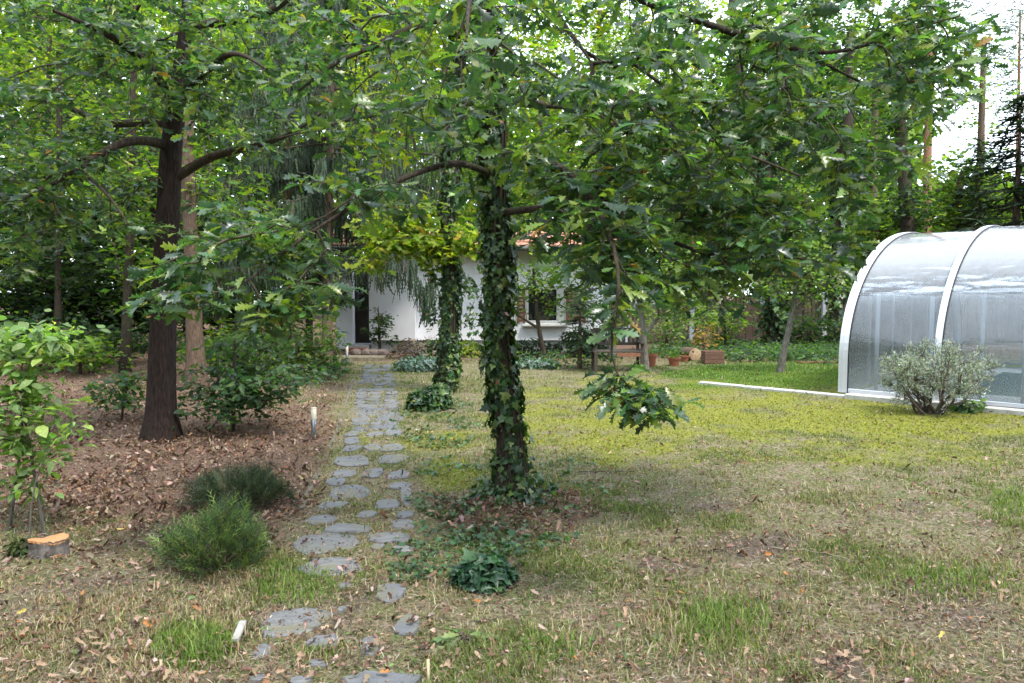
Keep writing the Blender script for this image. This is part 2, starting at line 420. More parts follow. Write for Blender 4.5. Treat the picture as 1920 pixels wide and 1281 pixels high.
for nm, v in (('lit', lit), ('moss', moss), ('lush', lush), ('pth', pth), ('bare', bare)):
    a = me.attributes.new(nm, 'FLOAT', 'POINT'); a.data.foreach_set('value', v.astype(np.float32))
m, n, l, b = mat('garden_soil')
tc = n.new('ShaderNodeTexCoord')
def nz(scale, det=6, rough=.65, st=None):
    t = n.new('ShaderNodeTexNoise'); t.inputs['Scale'].default_value = scale; t.inputs['Detail'].default_value = det
    t.inputs['Roughness'].default_value = rough; l.new(tc.outputs['Object'], t.inputs['Vector']); return t.outputs[0]
def mixc(f, a, b_):
    x = n.new('ShaderNodeMix'); x.data_type = 'RGBA'; l.new(f, x.inputs[0]); l.new(a, x.inputs[6]); l.new(b_, x.inputs[7]); return x.outputs[2]
def rm(src, stops): r = ramp(n, stops); l.new(src, r.inputs[0]); return r.outputs[0]
def att(nm): a = n.new('ShaderNodeAttribute'); a.attribute_name = nm; return a.outputs['Fac']
fine = nz(46, 9, .75); midn = nz(4.5, 6, .7)
thatch = rm(fine, [(.34, (.05, .036, .025)), (.5, (.19, .15, .105)), (.66, (.40, .335, .26))])
greeny = rm(fine, [(.34, (.03, .04, .014)), (.5, (.10, .12, .038)), (.66, (.2, .205, .085))])
base = mixc(rm(midn, [(.36, (.0, .0, .0)), (.60, (.9, .9, .9))]), thatch, greeny)
litc = rm(fine, [(.3, (.045, .03, .021)), (.5, (.14, .09, .065)), (.7, (.28, .20, .15))])
mossc = rm(nz(30, 9, .75), [(.34, (.05, .06, .012)), (.5, (.17, .18, .03)), (.68, (.30, .295, .07))])
lushc = rm(fine, [(.3, (.04, .07, .012)), (.6, (.1, .15, .03))])
soilc = rm(fine, [(.3, (.05, .04, .032)), (.6, (.15, .12, .095)), (.8, (.26, .22, .18))])
c = mixc(att('bare'), base, soilc)
c = mixc(att('lit'), c, litc); c = mixc(att('moss'), c, mossc); c = mixc(att('lush'), c, lushc)
l.new(c, b.inputs['Base Color']); b.inputs['Roughness'].default_value = .95; b.inputs['Specular IOR Level'].default_value = .1
bp = n.new('ShaderNodeBump'); bp.inputs['Strength'].default_value = .9; bp.inputs['Distance'].default_value = .03
l.new(fine, bp.inputs['Height']); l.new(bp.outputs[0], b.inputs['Normal'])
me.materials.append(m)
props(link('ground', me), 'garden ground of soil, thatch, moss and leaf litter', kind='structure')

# ---------------------------------------------------------------- stepping stone path
M['slate'] = simple('slate', (.118, .122, .13), .6, var=.32, scale=8, bump=.5, spec=.45, stretch=(1, 3.2, 1))
_n, _l = M['slate'].node_tree.nodes, M['slate'].node_tree.links; _b = _n['Principled BSDF']
_src = _b.inputs['Base Color'].links[0].from_socket
_oi = _n.new('ShaderNodeObjectInfo'); _r = ramp(_n, [(0, (.72, .74, .76)), (.5, (1, 1, 1)), (1, (1.12, 1.08, 1.0))]); _l.new(_oi.outputs['Random'], _r.inputs[0])
_m = _n.new('ShaderNodeMix'); _m.data_type = 'RGBA'; _m.blend_type = 'MULTIPLY'; _m.inputs[0].default_value = 1; _l.new(_src, _m.inputs[6]); _l.new(_r.outputs[0], _m.inputs[7])
_t = _n.new('ShaderNodeTexNoise'); _t.inputs['Scale'].default_value = 5; _t.inputs['Detail'].default_value = 7; _tc = _n.new('ShaderNodeTexCoord'); _l.new(_tc.outputs['Object'], _t.inputs['Vector'])
_r2 = ramp(_n, [(.52, (0, 0, 0)), (.66, (.75, .75, .75))]); _l.new(_t.outputs[0], _r2.inputs[0])
_m2 = _n.new('ShaderNodeMix'); _m2.data_type = 'RGBA'; _l.new(_r2.outputs[0], _m2.inputs[0]); _l.new(_m.outputs[2], _m2.inputs[6]); _m2.inputs[7].default_value = (.13, .12, .065, 1)
_l.new(_m2.outputs[2], _b.inputs['Base Color'])
path = props(link('path', raw_mesh('path', *(lambda P, n_: (P, np.array([[k, k + 1, k + 3, k + 2] for k in range(0, 2 * n_ - 2, 2)])))(
    np.concatenate([[np.r_[gp(path_edges(py)[0] + 12, py)[:2], .0], np.r_[gp(path_edges(py)[1] - 12, py)[:2], .0]] for py in np.linspace(1275, 684, 40)])
    + np.array([0, 0, -.012]), 40), simple('path_earth', (.11, .095, .055), .95, var=.4, scale=40, bump=.6))),
    'stepping stone path of grey slate running to the house', kind='structure')
near = [(633,1060,121,30),(611,1020,108,37),(650,993,82,15),(603,974,54,17),(689,964,40,13),(623,947,54,13),(727,946,47,18),(761,966,34,13),(754,983,42,15),
 (729,1010,67,17),(754,1033,40,12),(709,1028,22,9),(734,1112,50,32),(551,1163,106,49),(606,1203,54,22),(692,1208,30,29),(764,1173,44,32),(492,1217,26,24),
 (715,1277,115,28),(648,1097,20,13),(595,1243,34,12),(642,1142,16,10),(564,1279,40,14),(484,1273,24,14),(762,928,20,34),(655,921,66,21),(630,904,32,11),(749,911,40,11),
 (643,887,38,13),(700,888,36,15),(751,889,40,15),(660,867,64,20),(735,862,48,13)]
stones = []
for k, (px, py, w, h) in enumerate(near):
    if k < 24 and w > 50: w, h = w * 1.08, h
    a = gp(px - w / 2, py); b_ = gp(px + w / 2, py); t = gp(px, py - h / 2); u = gp(px, py + h / 2)
    stones.append((gp(px, py)[:2], abs(b_[0] - a[0]) / 2, abs(t[1] - u[1]) / 2))
y = gp(700, 850)[1]
row = 0
while y < gp(700, 688)[1]:
    py = float(proj(np.array([0, y, 0]))[1]); le, re = path_edges(py)
    x0 = gp(le + 6, py)[0]; x1 = gp(re - 6, py)[0]; dep = RNG.uniform(.27, .40)
    k = int(RNG.choice([1, 2, 2, 3, 3])); cuts = np.r_[0, np.sort(np.clip((np.arange(1, k) / k) + RNG.normal(0, .07, k - 1), .15, .85)), 1]
    for a, c_ in zip(cuts[:-1], cuts[1:]):
        if RNG.random() < .1 and k > 1: continue
        w = (c_ - a) * (x1 - x0); cx = x0 + (a + c_) / 2 * (x1 - x0)
        stones.append((np.array([cx + RNG.normal(0, .02), y + dep / 2 + RNG.normal(0, .03)]), w / 2 - .016, dep / 2 * RNG.uniform(.82, .97)))
    y += dep + .02; row += 1
for (c0, a, b_) in stones:
    nn = 10; th = np.linspace(0, 2 * np.pi, nn, endpoint=False) + RNG.normal(0, .13, nn); sq = RNG.uniform(.45, .8); a *= 1.08; b_ *= 1.06
    rr = (1 + RNG.normal(0, .05)) / (np.abs(np.cos(th)) ** (2 / sq) + np.abs(np.sin(th)) ** (2 / sq)) ** (sq / 2) * (1 + RNG.normal(0, .10, nn))
    th0 = RNG.normal(0, .12); ox = rr * a * np.cos(th); oy = rr * b_ * np.sin(th)
    X = c0[0] + ox * math.cos(th0) - oy * math.sin(th0) * a / max(b_, .01) * .0 - oy * math.sin(th0); Y = c0[1] + ox * math.sin(th0) * b_ / max(a, .05) + oy
    z0 = float(ground_h(c0[0], c0[1])); z = z0 + RNG.uniform(.006, .02); tl = RNG.normal(0, .012, 2)
    Z = z + tl[0] * ox + tl[1] * oy
    V = [(X[k], Y[k], z0 - .05) for k in range(nn)] + [(X[k], Y[k], Z[k] - .008) for k in range(nn)] + \
        [(c0[0] + (X[k] - c0[0]) * .95, c0[1] + (Y[k] - c0[1]) * .95, Z[k] + RNG.normal(0, .0015)) for k in range(nn)]
    Fs = [(k, (k + 1) % nn, nn + (k + 1) % nn, nn + k) for k in range(nn)] + [(nn + k, nn + (k + 1) % nn, 2 * nn + (k + 1) % nn, 2 * nn + k) for k in range(nn)] + [tuple(range(2 * nn, 3 * nn))]
    MB().add(V, Fs).build('paving_stone', M['slate'], path)
# thin timber edging along the left side of the path
M['edging'] = simple('weathered_timber', (.11, .098, .07), .9, var=.35, scale=12, bump=.4)
eg = thing('path_edging', gp(600, 900), 'thin weathered timber edging along the left side of the stone path', 'edging')
ep = [(563, 955), (586, 905), (606, 868), (622, 832), (636, 796), (646, 765), (655, 735), (662, 710)]
for (a, b_) in zip(ep[:-1], ep[1:]):
    p0 = gp(*a); p1 = gp(*b_); d = (p1 - p0) * .485; mid = (p0 + p1) / 2
    MB().bar(mid - d + (0, 0, -.04), mid + d + (0, 0, -.04), .05, .10, .008).build('edging_board', M['edging'], eg)

# ---------------------------------------------------------------- the house
M['wall'] = simple('white_render', (.71, .71, .73), .85, var=.045, scale=3.5, bump=.08, spec=.2)
M['plinth'] = simple('grey_plinth', (.25, .26, .26), .9, var=.2, scale=9, bump=.3)
M['tile'] = simple('clay_tile', (.36, .17, .11), .85, var=.4, scale=5, bump=.3, c2=(.5, .33, .26))
M['dark_wood'] = simple('dark_brown_wood', (.07, .035, .02), .7, var=.35, scale=10, stretch=(1, 1, 6))
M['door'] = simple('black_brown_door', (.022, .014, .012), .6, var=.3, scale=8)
M['shutter'] = simple('brown_shutter', (.17, .075, .035), .6, var=.25, scale=10, stretch=(6, 1, 1))
M['frame'] = simple('grey_white_paint', (.55, .55, .52), .5, var=.12, scale=8, bump=.05)
M['gutter'] = simple('dark_gutter', (.05, .055, .05), .45, var=.2)
M['brick'] = simple('red_brick', (.26, .12, .085), .9, var=.3, scale=20)
M['mossy'] = simple('mossy_concrete', (.16, .135, .09), .95, var=.5, scale=9, bump=.5)
M['rock'] = simple('brown_rock', (.13, .10, .085), .9, var=.4, scale=9, bump=.5)
M['concrete'] = simple('pale_concrete', (.42, .41, .38), .9, var=.22, scale=11, bump=.35)
g = bpy.data.materials.new('window_glass'); g.use_nodes = True; gb = g.node_tree.nodes['Principled BSDF']
gb.inputs['Base Color'].default_value = (.015, .018, .018, 1); gb.inputs['Roughness'].default_value = .04; gb.inputs['Specular IOR Level'].default_value = .7
M['glass'] = g
HY = 19.9                                                 # front wall plane
def hx(px, Y=HY): return float(pt(px, 600, Y)[0])
def hz(py, Y=HY): return float(pt(960, py, Y)[2])
house = thing('house', (hx(870), HY, 0), 'white rendered bungalow with a red tiled roof half hidden behind the ivy clad trunks', 'house')
zb, zt = hz(638), hz(478)
# projecting porch block (front wall slightly turned), then the long front wall
xa, xb_, xc, xd = hx(690), hx(781), hx(1141), hx(618)
def prism(pts, z0, z1):
    k = len(pts); V = [(x, y, z0) for x, y in pts] + [(x, y, z1) for x, y in pts]
    return MB().add(V, [(i, (i + 1) % k, k + (i + 1) % k, k + i) for i in range(k)] + [tuple(range(k - 1, -1, -1)), tuple(range(k, 2 * k))])
prism([(xa, HY + .16), (xb_, HY - .3), (xb_, HY + .3), (xa, HY + .6)], zb, zt + .35).build('wall', M['wall'], house)
# long wall with a window opening
wx0, wx1, wz0, wz1 = hx(986), hx(1060), hz(606), hz(538)
wall2 = MB()
for (x0, x1, z0, z1) in ((xb_ + .002, wx0, zb, zt + .3), (wx1, xc, zb, zt + .3), (wx0, wx1, zb, wz0), (wx0, wx1, wz1, zt + .3)):
    wall2.box(((x0 + x1) / 2, HY + .15, (z0 + z1) / 2), (x1 - x0, .3, z1 - z0))
wall2.build('wall', M['wall'], house)
MB().box((xc - .15, HY + 4.3, (zb + zt) / 2), (.3, 8, zt - zb + .5)).build('side_wall', M['wall'], house)
prism([(xa + .03, HY + .20), (xb_, HY - .255), (xb_, HY + .3), (xa + .03, HY + .6)], -.1, zb - .003).build('plinth', M['plinth'], house)
MB().box(((xb_ + xc) / 2 + .003, HY + .17, (zb - .1) / 2), (xc - xb_ - .05, .26, zb + .1 - .006)).build('plinth', M['plinth'], house)
# door recess on the left
xd0, xd1 = hx(650), hx(688)
rec = HY + 1.25
MB().box(((xd + xd0) / 2, HY + .9, (hz(658) + zt) / 2), (xd0 - xd, .3, zt - hz(658))).build('wall', M['wall'], house)
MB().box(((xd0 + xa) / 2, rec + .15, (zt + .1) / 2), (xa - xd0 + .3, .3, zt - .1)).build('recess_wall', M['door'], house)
dr = MB().box(((xd0 + xa) / 2 - .05, rec - .03, hz(652) + 1.0), (.8, .05, 2.0), bev=.01).build('door', M['door'], house)
MB().box(((xd0 + xa) / 2 - .05, rec - .065, hz(652) + 1.35), (.45, .012, .8)).build('door_pane', M['glass'], dr)
MB().tube([((xd0 + xa) / 2 + .26, rec - .07, hz(652) + .95), ((xd0 + xa) / 2 + .26, rec - .12, hz(652) + .95), ((xd0 + xa) / 2 + .15, rec - .12, hz(652) + .95)], [.012] * 3, 6).build('handle', M['frame'], dr)
# brick step under the door
stp = MB().box(((xd0 + xa) / 2, HY + .52, .04), (xa - xd0 - .02, 1.1, .3)).build('door_step', M['plinth'], house)
for r_ in range(2):
    for k in range(4):
        w = (xa - xd0 - .06) / 4
        MB().box((xd0 + .03 + w * (k + .5), HY - .07, .035 + r_ * .075), (w - .012, .06, .063), bev=.004).build('brick', M['brick'], stp)
# window
wn_ = MB()
t_ = .07
for c, d in ((((wx0 + wx1) / 2, HY + .06, wz1 - t_ / 2), (wx1 - wx0, .1, t_)), (((wx0 + wx1) / 2, HY + .06, wz0 + t_ / 2), (wx1 - wx0, .1, t_)),
             ((wx0 + t_ / 2, HY + .06, (wz0 + wz1) / 2), (t_, .1, wz1 - wz0 - 2 * t_)), ((wx1 - t_ / 2 - .06, HY + .06, (wz0 + wz1) / 2), (t_ + .12, .1, wz1 - wz0 - 2 * t_))):
    wn_.box(c, d, bev=.006)
win = wn_.build('window', M['frame'], house)
MB().box(((wx0 + wx1) / 2 - .06, HY + .09, (wz0 + wz1) / 2), (wx1 - wx0 - 2 * t_ - .1, .02, wz1 - wz0 - 2 * t_)).build('pane', M['glass'], win)
MB().box(((wx0 + wx1) / 2 + .32, HY + .05, (wz0 + wz1) / 2), (.05, .06, wz1 - wz0 - 2 * t_)).build('mullion', M['frame'], win)
MB().box(((wx0 + wx1) / 2 - .02, HY - .06, wz0 - .05), (wx1 - wx0 + .16, .2, .07), bev=.01).build('sill', M['frame'], win)
for (x0, x1) in ((hx(969), wx0 - .015), (wx1 + .015, hx(1098))):
    sh_ = MB()
    for x in (x0 + .03, x1 - .03): sh_.box((x, HY - .03, (wz0 + wz1) / 2), (.06, .045, wz1 - wz0))
    so = sh_.build('shutter', M['shutter'], house)
    for k in range(9):
        z = wz0 + .04 + (k + .5) * (wz1 - wz0 - .08) / 9
        MB().box(((x0 + x1) / 2, HY - .03, z), (x1 - x0 - .125, .05, .018), R=[[1, 0, 0], [0, .8, -.6], [0, .6, .8]]).add([], []).build('slat', M['shutter'], so)
# roof: corrugated courses of clay tiles, eaves beam and gutter
ro = MB(); pitch = math.radians(20); e0 = HY - .75; ez = zt + .02
rx0, rx1 = hx(590), xc + .5
rows, per = 4, int((rx1 - rx0) / .05)
courses = []
for r_ in range(rows):
    xs = np.linspace(rx0, rx1, per); wv = .022 * np.abs(np.sin((xs - rx0) * math.pi / .21))
    y0 = e0 + r_ * .36 * math.cos(pitch); z0 = ez + .16 + r_ * .36 * math.sin(pitch); y1 = y0 + .40 * math.cos(pitch); z1 = z0 + .40 * math.sin(pitch) - .018
    V = [(x, y0, z0 + w + .03) for x, w in zip(xs, wv)] + [(x, y1, z1 + w) for x, w in zip(xs, wv)] + [(x, y0, z0 + w - .005) for x, w in zip(xs, wv)]
    courses.append((V, [(i, i + 1, per + i + 1, per + i) for i in range(per - 1)] + [(2 * per + i, 2 * per + i + 1, i + 1, i) for i in range(per - 1)]))
deck = MB(); L = rows * .36
deck.add([(rx0, e0, ez + .06), (rx1, e0, ez + .06), (rx1, e0 + L * math.cos(pitch), ez + .06 + L * math.sin(pitch)), (rx0, e0 + L * math.cos(pitch), ez + .06 + L * math.sin(pitch)),
          (rx0, e0, ez + .14), (rx1, e0, ez + .14), (rx1, e0 + L * math.cos(pitch), ez + .14 + L * math.sin(pitch)), (rx0, e0 + L * math.cos(pitch), ez + .14 + L * math.sin(pitch))],
         [(0, 3, 2, 1), (4, 5, 6, 7), (0, 1, 5, 4), (1, 2, 6, 5), (2, 3, 7, 6), (3, 0, 4, 7)])
roof = deck.build('roof', M['dark_wood'], house)
for V, Fs in courses: MB().add(V, Fs).build('tile_course', M['tile'], roof)
MB().tube([(rx0, e0 - .06, ez + .1), (rx1, e0 - .06, ez + .1)], [.06, .06], 8).build('gutter', M['gutter'], roof)
for k in range(14):
    x = rx0 + .3 + k * (rx1 - rx0 - .5) / 13
    MB().bar((x, e0 + .05, ez + .02), (x, HY - .02, ez + .3), .08, .12).build('rafter', M['dark_wood'], roof)
# dark wreath on the wall by the door
wr = thing('wreath', pt(637, 555, HY + .7), 'dark round wreath hanging on the white wall left of the door', 'wreath')
c0 = pt(637, 557, HY + .7); a = np.linspace(0, 2 * np.pi, 15)
MB().tube(np.stack([c0[0] + .15 * np.cos(a), np.full(15, c0[1]), c0[2] + .2 * np.sin(a)], 1), np.full(15, .075), 8).build('ring', M['gutter'], wr)
k = 160; t = RNG.random(k) * 6.28
P = np.stack([c0[0] + .15 * np.cos(t), np.full(k, c0[1] - .05), c0[2] + .2 * np.sin(t)], 1) + RNG.normal(0, .03, (k, 3))
foliage('foliage', wr, OVAL, P, norm(RNG.normal(size=(k, 3))), norm(RNG.normal(size=(k, 3))), np.full(k, .09), mixcol(k, *DARK_C), M['ivy'])
# garden step in front of the plinth
gs = MB().box(((hx(650) + hx(760)) / 2, 17.6, .045), (gp(755, 680)[0] - gp(655, 680)[0], .5, .12), bev=.015).build('garden_step', M['mossy'])
props(gs, 'low concrete step across the far end of the stone path before the house', 'step')
for k, (px, w) in enumerate(((688, .3), (701, .42), (716, .34), (668, .3))):
    p = gp(px, 668); o = MB(); bm = bmesh.new(); bmesh.ops.create_icosphere(bm, subdivisions=2, radius=.5)
    P = np.array([v.co[:] for v in bm.verts]); P *= (1 + RNG.normal(0, .06, (len(P), 1))) * np.array([w, .3, .26]); Fs = [[v.index for v in f.verts] for f in bm.faces]; bm.free()
    o.add(P + np.array([p[0], p[1], .07]), Fs)
    props(o.build('rock', M['rock'], smooth=False), ['brown grey rock at the foot of the plinth, second from the left', 'widest rock at the foot of the plinth under the dark shrub',
          'rightmost rock at the foot of the grey plinth', 'leftmost rock at the foot of the plinth beside the brick door step'][k], 'rock', 'rocks at the foot of the plinth')

# ---------------------------------------------------------------- picket fence behind the garden
M['fence'] = simple('old_fence_wood', (.085, .062, .045), .9, var=.4, scale=7, bump=.3, stretch=(1, 1, .4))
M['post'] = simple('concrete_post', (.33, .35, .38), .85, var=.15, scale=8)
FY = 23.2
fx0, fx1 = float(pt(1140, 600, FY)[0]), 17.5
fn = thing('picket_fence', ((fx0 + fx1) / 2, FY, 0), 'dark weathered picket fence along the back of the garden behind the bench', 'fence')
x = fx0
while x < fx1:
    h = RNG.uniform(1.32, 1.5); w = .085; tl = RNG.normal(0, .02)
    V = [(x, FY, .08), (x + w, FY, .08), (x + w + tl, FY, h), (x + w / 2 + tl, FY, h + .07), (x + tl, FY, h)]
    V += [(a, b_ + .022, c_) for a, b_, c_ in V]
    MB().add(V, [(0, 1, 2, 3, 4), (9, 8, 7, 6, 5)] + [(i, i + 5, (i + 1) % 5 + 5, (i + 1) % 5) for i in range(5)]).build('picket', M['fence'], fn)
    x += .128 + RNG.normal(0, .008)
for z in (.4, 1.1): MB().box(((fx0 + fx1) / 2, FY + .046, z), (fx1 - fx0, .045, .09)).build('rail', M['fence'], fn)
MB().box(((fx0 + fx1) / 2, FY + .05, .1), (fx1 - fx0, .05, .26)).build('base_board', M['fence'], fn)
for px in (1176, 1297, 1430, 1545, 1680):
    p = pt(px, 600, FY - .08); MB().box((p[0], FY - .075, .78), (.14, .12, 1.7), bev=.012).build('post', M['post'], fn)
pp = pt(1408, 600, FY - .5)
bw = thing('board_panel', (pp[0], FY - .35, 0), 'brown board panel leaning against the middle of the picket fence', 'board panel')
for k in range(5): MB().box((pp[0] - .44 + k * .22, FY - .35 + .01 * (k % 2), .62), (.205, .025, 1.2 + .03 * (k % 3)), bev=.004).build('board', simple('red_brown_board', (.065, .042, .03), .85, var=.3, scale=8, stretch=(1, 1, .3)) if k == 0 else bpy.data.materials['red_brown_board'], bw)

# ---------------------------------------------------------------- pool enclosure
ANG = .762; AX = np.array([math.cos(ANG), -math.sin(ANG)]); NX = np.array([math.sin(ANG), math.cos(ANG)])
B0 = np.array([5.085, 11.44]); H0, AA, HH, LS, Z0 = .61, 3.45, 2.69, 1.325, .07
m, n, l, b = mat('aluminium')
b.inputs['Base Color'].default_value = (.56, .58, .62, 1); b.inputs['Metallic'].default_value = .25; b.inputs['Roughness'].default_value = .42
tx = n.new('ShaderNodeTexNoise'); tx.inputs['Scale'].default_value = 5; r = ramp(n, [(.3, (.36, .36, .36)), (.7, (.52, .52, .52))]); l.new(tx.outputs[0], r.inputs[0]); l.new(r.outputs[0], b.inputs['Roughness'])
M['alu'] = m
M['rubber'] = simple('black_rubber', (.02, .02, .022), .6, bump=0)
m, n, l, b = mat('polycarbonate')
out = n['Material Output']; tc = n.new('ShaderNodeTexCoord')
tp = n.new('ShaderNodeBsdfTransparent'); tp.inputs[0].default_value = (.86, .89, .9, 1)
df = n.new('ShaderNodeBsdfDiffuse'); df.inputs[0].default_value = (.62, .64, .65, 1)
tl_ = n.new('ShaderNodeBsdfTranslucent'); tl_.inputs[0].default_value = (.62, .64, .65, 1)
gl = n.new('ShaderNodeBsdfGlossy'); gl.inputs['Roughness'].default_value = .05; gl.inputs[0].default_value = (.95, .97, 1, 1)
mp0 = n.new('ShaderNodeMapping'); mp0.inputs['Rotation'].default_value = (0, 0, ANG); l.new(tc.outputs['Object'], mp0.inputs[0])
mp = n.new('ShaderNodeMapping'); mp.inputs['Scale'].default_value = (.55, .4, 4.5); l.new(mp0.outputs[0], mp.inputs[0])
wv = n.new('ShaderNodeTexNoise'); wv.inputs['Scale'].default_value = 2.2; wv.inputs['Detail'].default_value = 4; l.new(mp.outputs[0], wv.inputs['Vector'])
bp = n.new('ShaderNodeBump'); bp.inputs['Strength'].default_value = .2; bp.inputs['Distance'].default_value = .05; l.new(wv.outputs[0], bp.inputs['Height'])
l.new(bp.outputs[0], gl.inputs['Normal'])
fr = n.new('ShaderNodeFresnel'); fr.inputs['IOR'].default_value = 1.42; l.new(bp.outputs[0], fr.inputs['Normal'])
ds = n.new('ShaderNodeTexNoise'); ds.inputs['Scale'].default_value = 3; ds.inputs['Detail'].default_value = 8; ds.inputs['Roughness'].default_value = .7
mp2 = n.new('ShaderNodeMapping'); mp2.inputs['Scale'].default_value = (3, 3, .7); l.new(tc.outputs['Object'], mp2.inputs[0]); l.new(mp2.outputs[0], ds.inputs['Vector'])
rd0 = ramp(n, [(.3, (.06,) * 3), (.75, (.18,) * 3)]); l.new(ds.outputs[0], rd0.inputs[0])
ge = n.new('ShaderNodeNewGeometry'); sx = n.new('ShaderNodeSeparateXYZ'); l.new(ge.outputs['Normal'], sx.inputs[0])
ab = n.new('ShaderNodeMath'); ab.operation = 'ABSOLUTE'; l.new(sx.outputs[2], ab.inputs[0])
sky_haze = ramp(n, [(.62, (0,) * 3), (.86, (.40,) * 3)]); l.new(ab.outputs[0], sky_haze.inputs[0])   # painted white haze on the arch top, standing in for reflected sky
so_ = n.new('ShaderNodeSeparateXYZ'); l.new(tc.outputs['Object'], so_.inputs[0])
dl = ramp(n, [(0, (.32,) * 3), (.3, (.12,) * 3), (.6, (0,) * 3)]); l.new(so_.outputs[2], dl.inputs[0])      # splash dirt near the ground
ad = n.new('ShaderNodeMix'); ad.data_type = 'RGBA'; ad.blend_type = 'ADD'; ad.inputs[0].default_value = 1; l.new(rd0.outputs[0], ad.inputs[6]); l.new(sky_haze.outputs[0], ad.inputs[7])
ad2 = n.new('ShaderNodeMix'); ad2.data_type = 'RGBA'; ad2.blend_type = 'ADD'; ad2.inputs[0].default_value = 1; l.new(ad.outputs[2], ad2.inputs[6]); l.new(dl.outputs[0], ad2.inputs[7])
hz_ = n.new('ShaderNodeMixShader'); hz_.inputs[0].default_value = .45; l.new(df.outputs[0], hz_.inputs[1]); l.new(tl_.outputs[0], hz_.inputs[2])
s1 = n.new('ShaderNodeMixShader'); l.new(ad2.outputs[2], s1.inputs[0]); l.new(tp.outputs[0], s1.inputs[1]); l.new(hz_.outputs[0], s1.inputs[2])
s2 = n.new('ShaderNodeMixShader'); l.new(fr.outputs[0], s2.inputs[0]); l.new(s1.outputs[0], s2.inputs[1]); l.new(gl.outputs[0], s2.inputs[2])
l.new(s2.outputs[0], out.inputs[0]); M['poly'] = m
def arch_pt(s, off, u_t, u_z, grow=0): pass
def arch_curve(grow=0.0, off=0.0, kk=60):
    """whole section: near side up, over and down the far side; rows (t, z)"""
    a = np.linspace(0, np.pi, kk); t = AA * (1 - np.cos(a)); z = H0 + (HH - H0) * np.sin(a)
    t = np.r_[0, 0, t, 2 * AA, 2 * AA]; z = np.r_[Z0, (Z0 + H0) / 2, z, (Z0 + H0) / 2, Z0]
    dt = np.gradient(t); dz = np.gradient(z); L = np.hypot(dt, dz) + 1e-9
    nt, nz_ = -dz / L, dt / L                               # outward
    g_ = grow + off
    return t + nt * g_, z + np.where(nz_ > 0, nz_, 0) * g_
def at3(s, t, z): q = B0 + AX * s + NX * t; return (q[0], q[1], z)
enc = thing('pool_enclosure', (*(B0 + AX * 3 + NX * AA), 0), 'arched clear pool enclosure with white metal ribs at the right of the lawn', 'pool enclosure')
def sweep(s0, s1, o0, o1, grow):
    """solid band along the arch between s0..s1 with offsets o0 (inner), o1 (outer)"""
    ti, zi = arch_curve(grow, o0); to, zo = arch_curve(grow, o1); k = len(ti); V = []; Fs = []
    for i in range(k): V += [at3(s0, ti[i], zi[i]), at3(s0, to[i], zo[i]), at3(s1, to[i], zo[i]), at3(s1, ti[i], zi[i])]
    for i in range(k - 1):
        for j in range(4): Fs.append((4 * i + j, 4 * i + (j + 1) % 4, 4 * i + 4 + (j + 1) % 4, 4 * i + 4 + j))
    Fs += [(3, 2, 1, 0), tuple(4 * (k - 1) + j for j in range(4))]
    return MB().add(V, Fs)
NS = 4
for k in range(NS):
    gr = .045 * k; s0 = k * LS; s1 = (k + 1) * LS
    rw = .13 if k == 0 else .085
    rib = sweep(s0, s0 + rw, -.02, .035, gr).build('rib', M['alu'], enc, False)
    sweep(s0 + rw + .001, s0 + rw + .014, -.012, .028, gr).build('seal', M['rubber'], rib)
    if k == 0: sweep(s0 + rw * .45, s0 + rw * .5, .0352, .039, gr).build('rib_groove', M['frame'], rib)
    pn = sweep(s0 + rw + .016, s1 + .02, 0, .008, gr).build('panel', M['poly'], enc, True); pn.data.set_sharp_from_angle(angle=math.radians(40))
    for t in (0, 2 * AA):
        sg = -gr if t == 0 else gr
        a_ = at3(s0 + rw + .016, t + sg - .002, Z0 + .035); b2 = at3(s1 - .01, t + sg - .002, Z0 + .035)
        MB().bar(a_, b2, .06, .06, .006).build('bottom_rail', M['alu'], enc)
# end wall at the left end
ti, zi = arch_curve(0, -.022); k = len(ti)
MB().add([at3(.05, a, b2) for a, b2 in zip(ti, zi)] + [at3(.058, a, b2) for a, b2 in zip(ti, zi)],
         [tuple(range(k)), tuple(range(2 * k - 1, k - 1, -1))] + [(i, i + 1, k + i + 1, k + i) for i in range(k - 1)]).build('end_panel', M['poly'], enc)
for t in (1.2, 2.4, 3.45, 4.5, 5.7):
    MB().bar(at3(.03, t, Z0), at3(.03, t, H0 + (HH - H0) * math.sin(math.acos(1 - t / AA)) - .03), .05, .035).build('end_post', M['alu'], enc)
for tx_ in (1646, 1747, 1843, 1925):
    ss = np.linspace(0, 5, 800); t_p = .5; pr = proj(np.array([at3(q, t_p, 1.2) for q in ss]))[0]; s_ = float(np.interp(tx_, pr, ss))
    MB().bar(at3(s_, t_p, .05), at3(s_, t_p, H0 + (HH - H0) * math.sin(math.acos(1 - t_p / AA)) - .03), .055, .04, .006).build('support_post', M['alu'], enc)
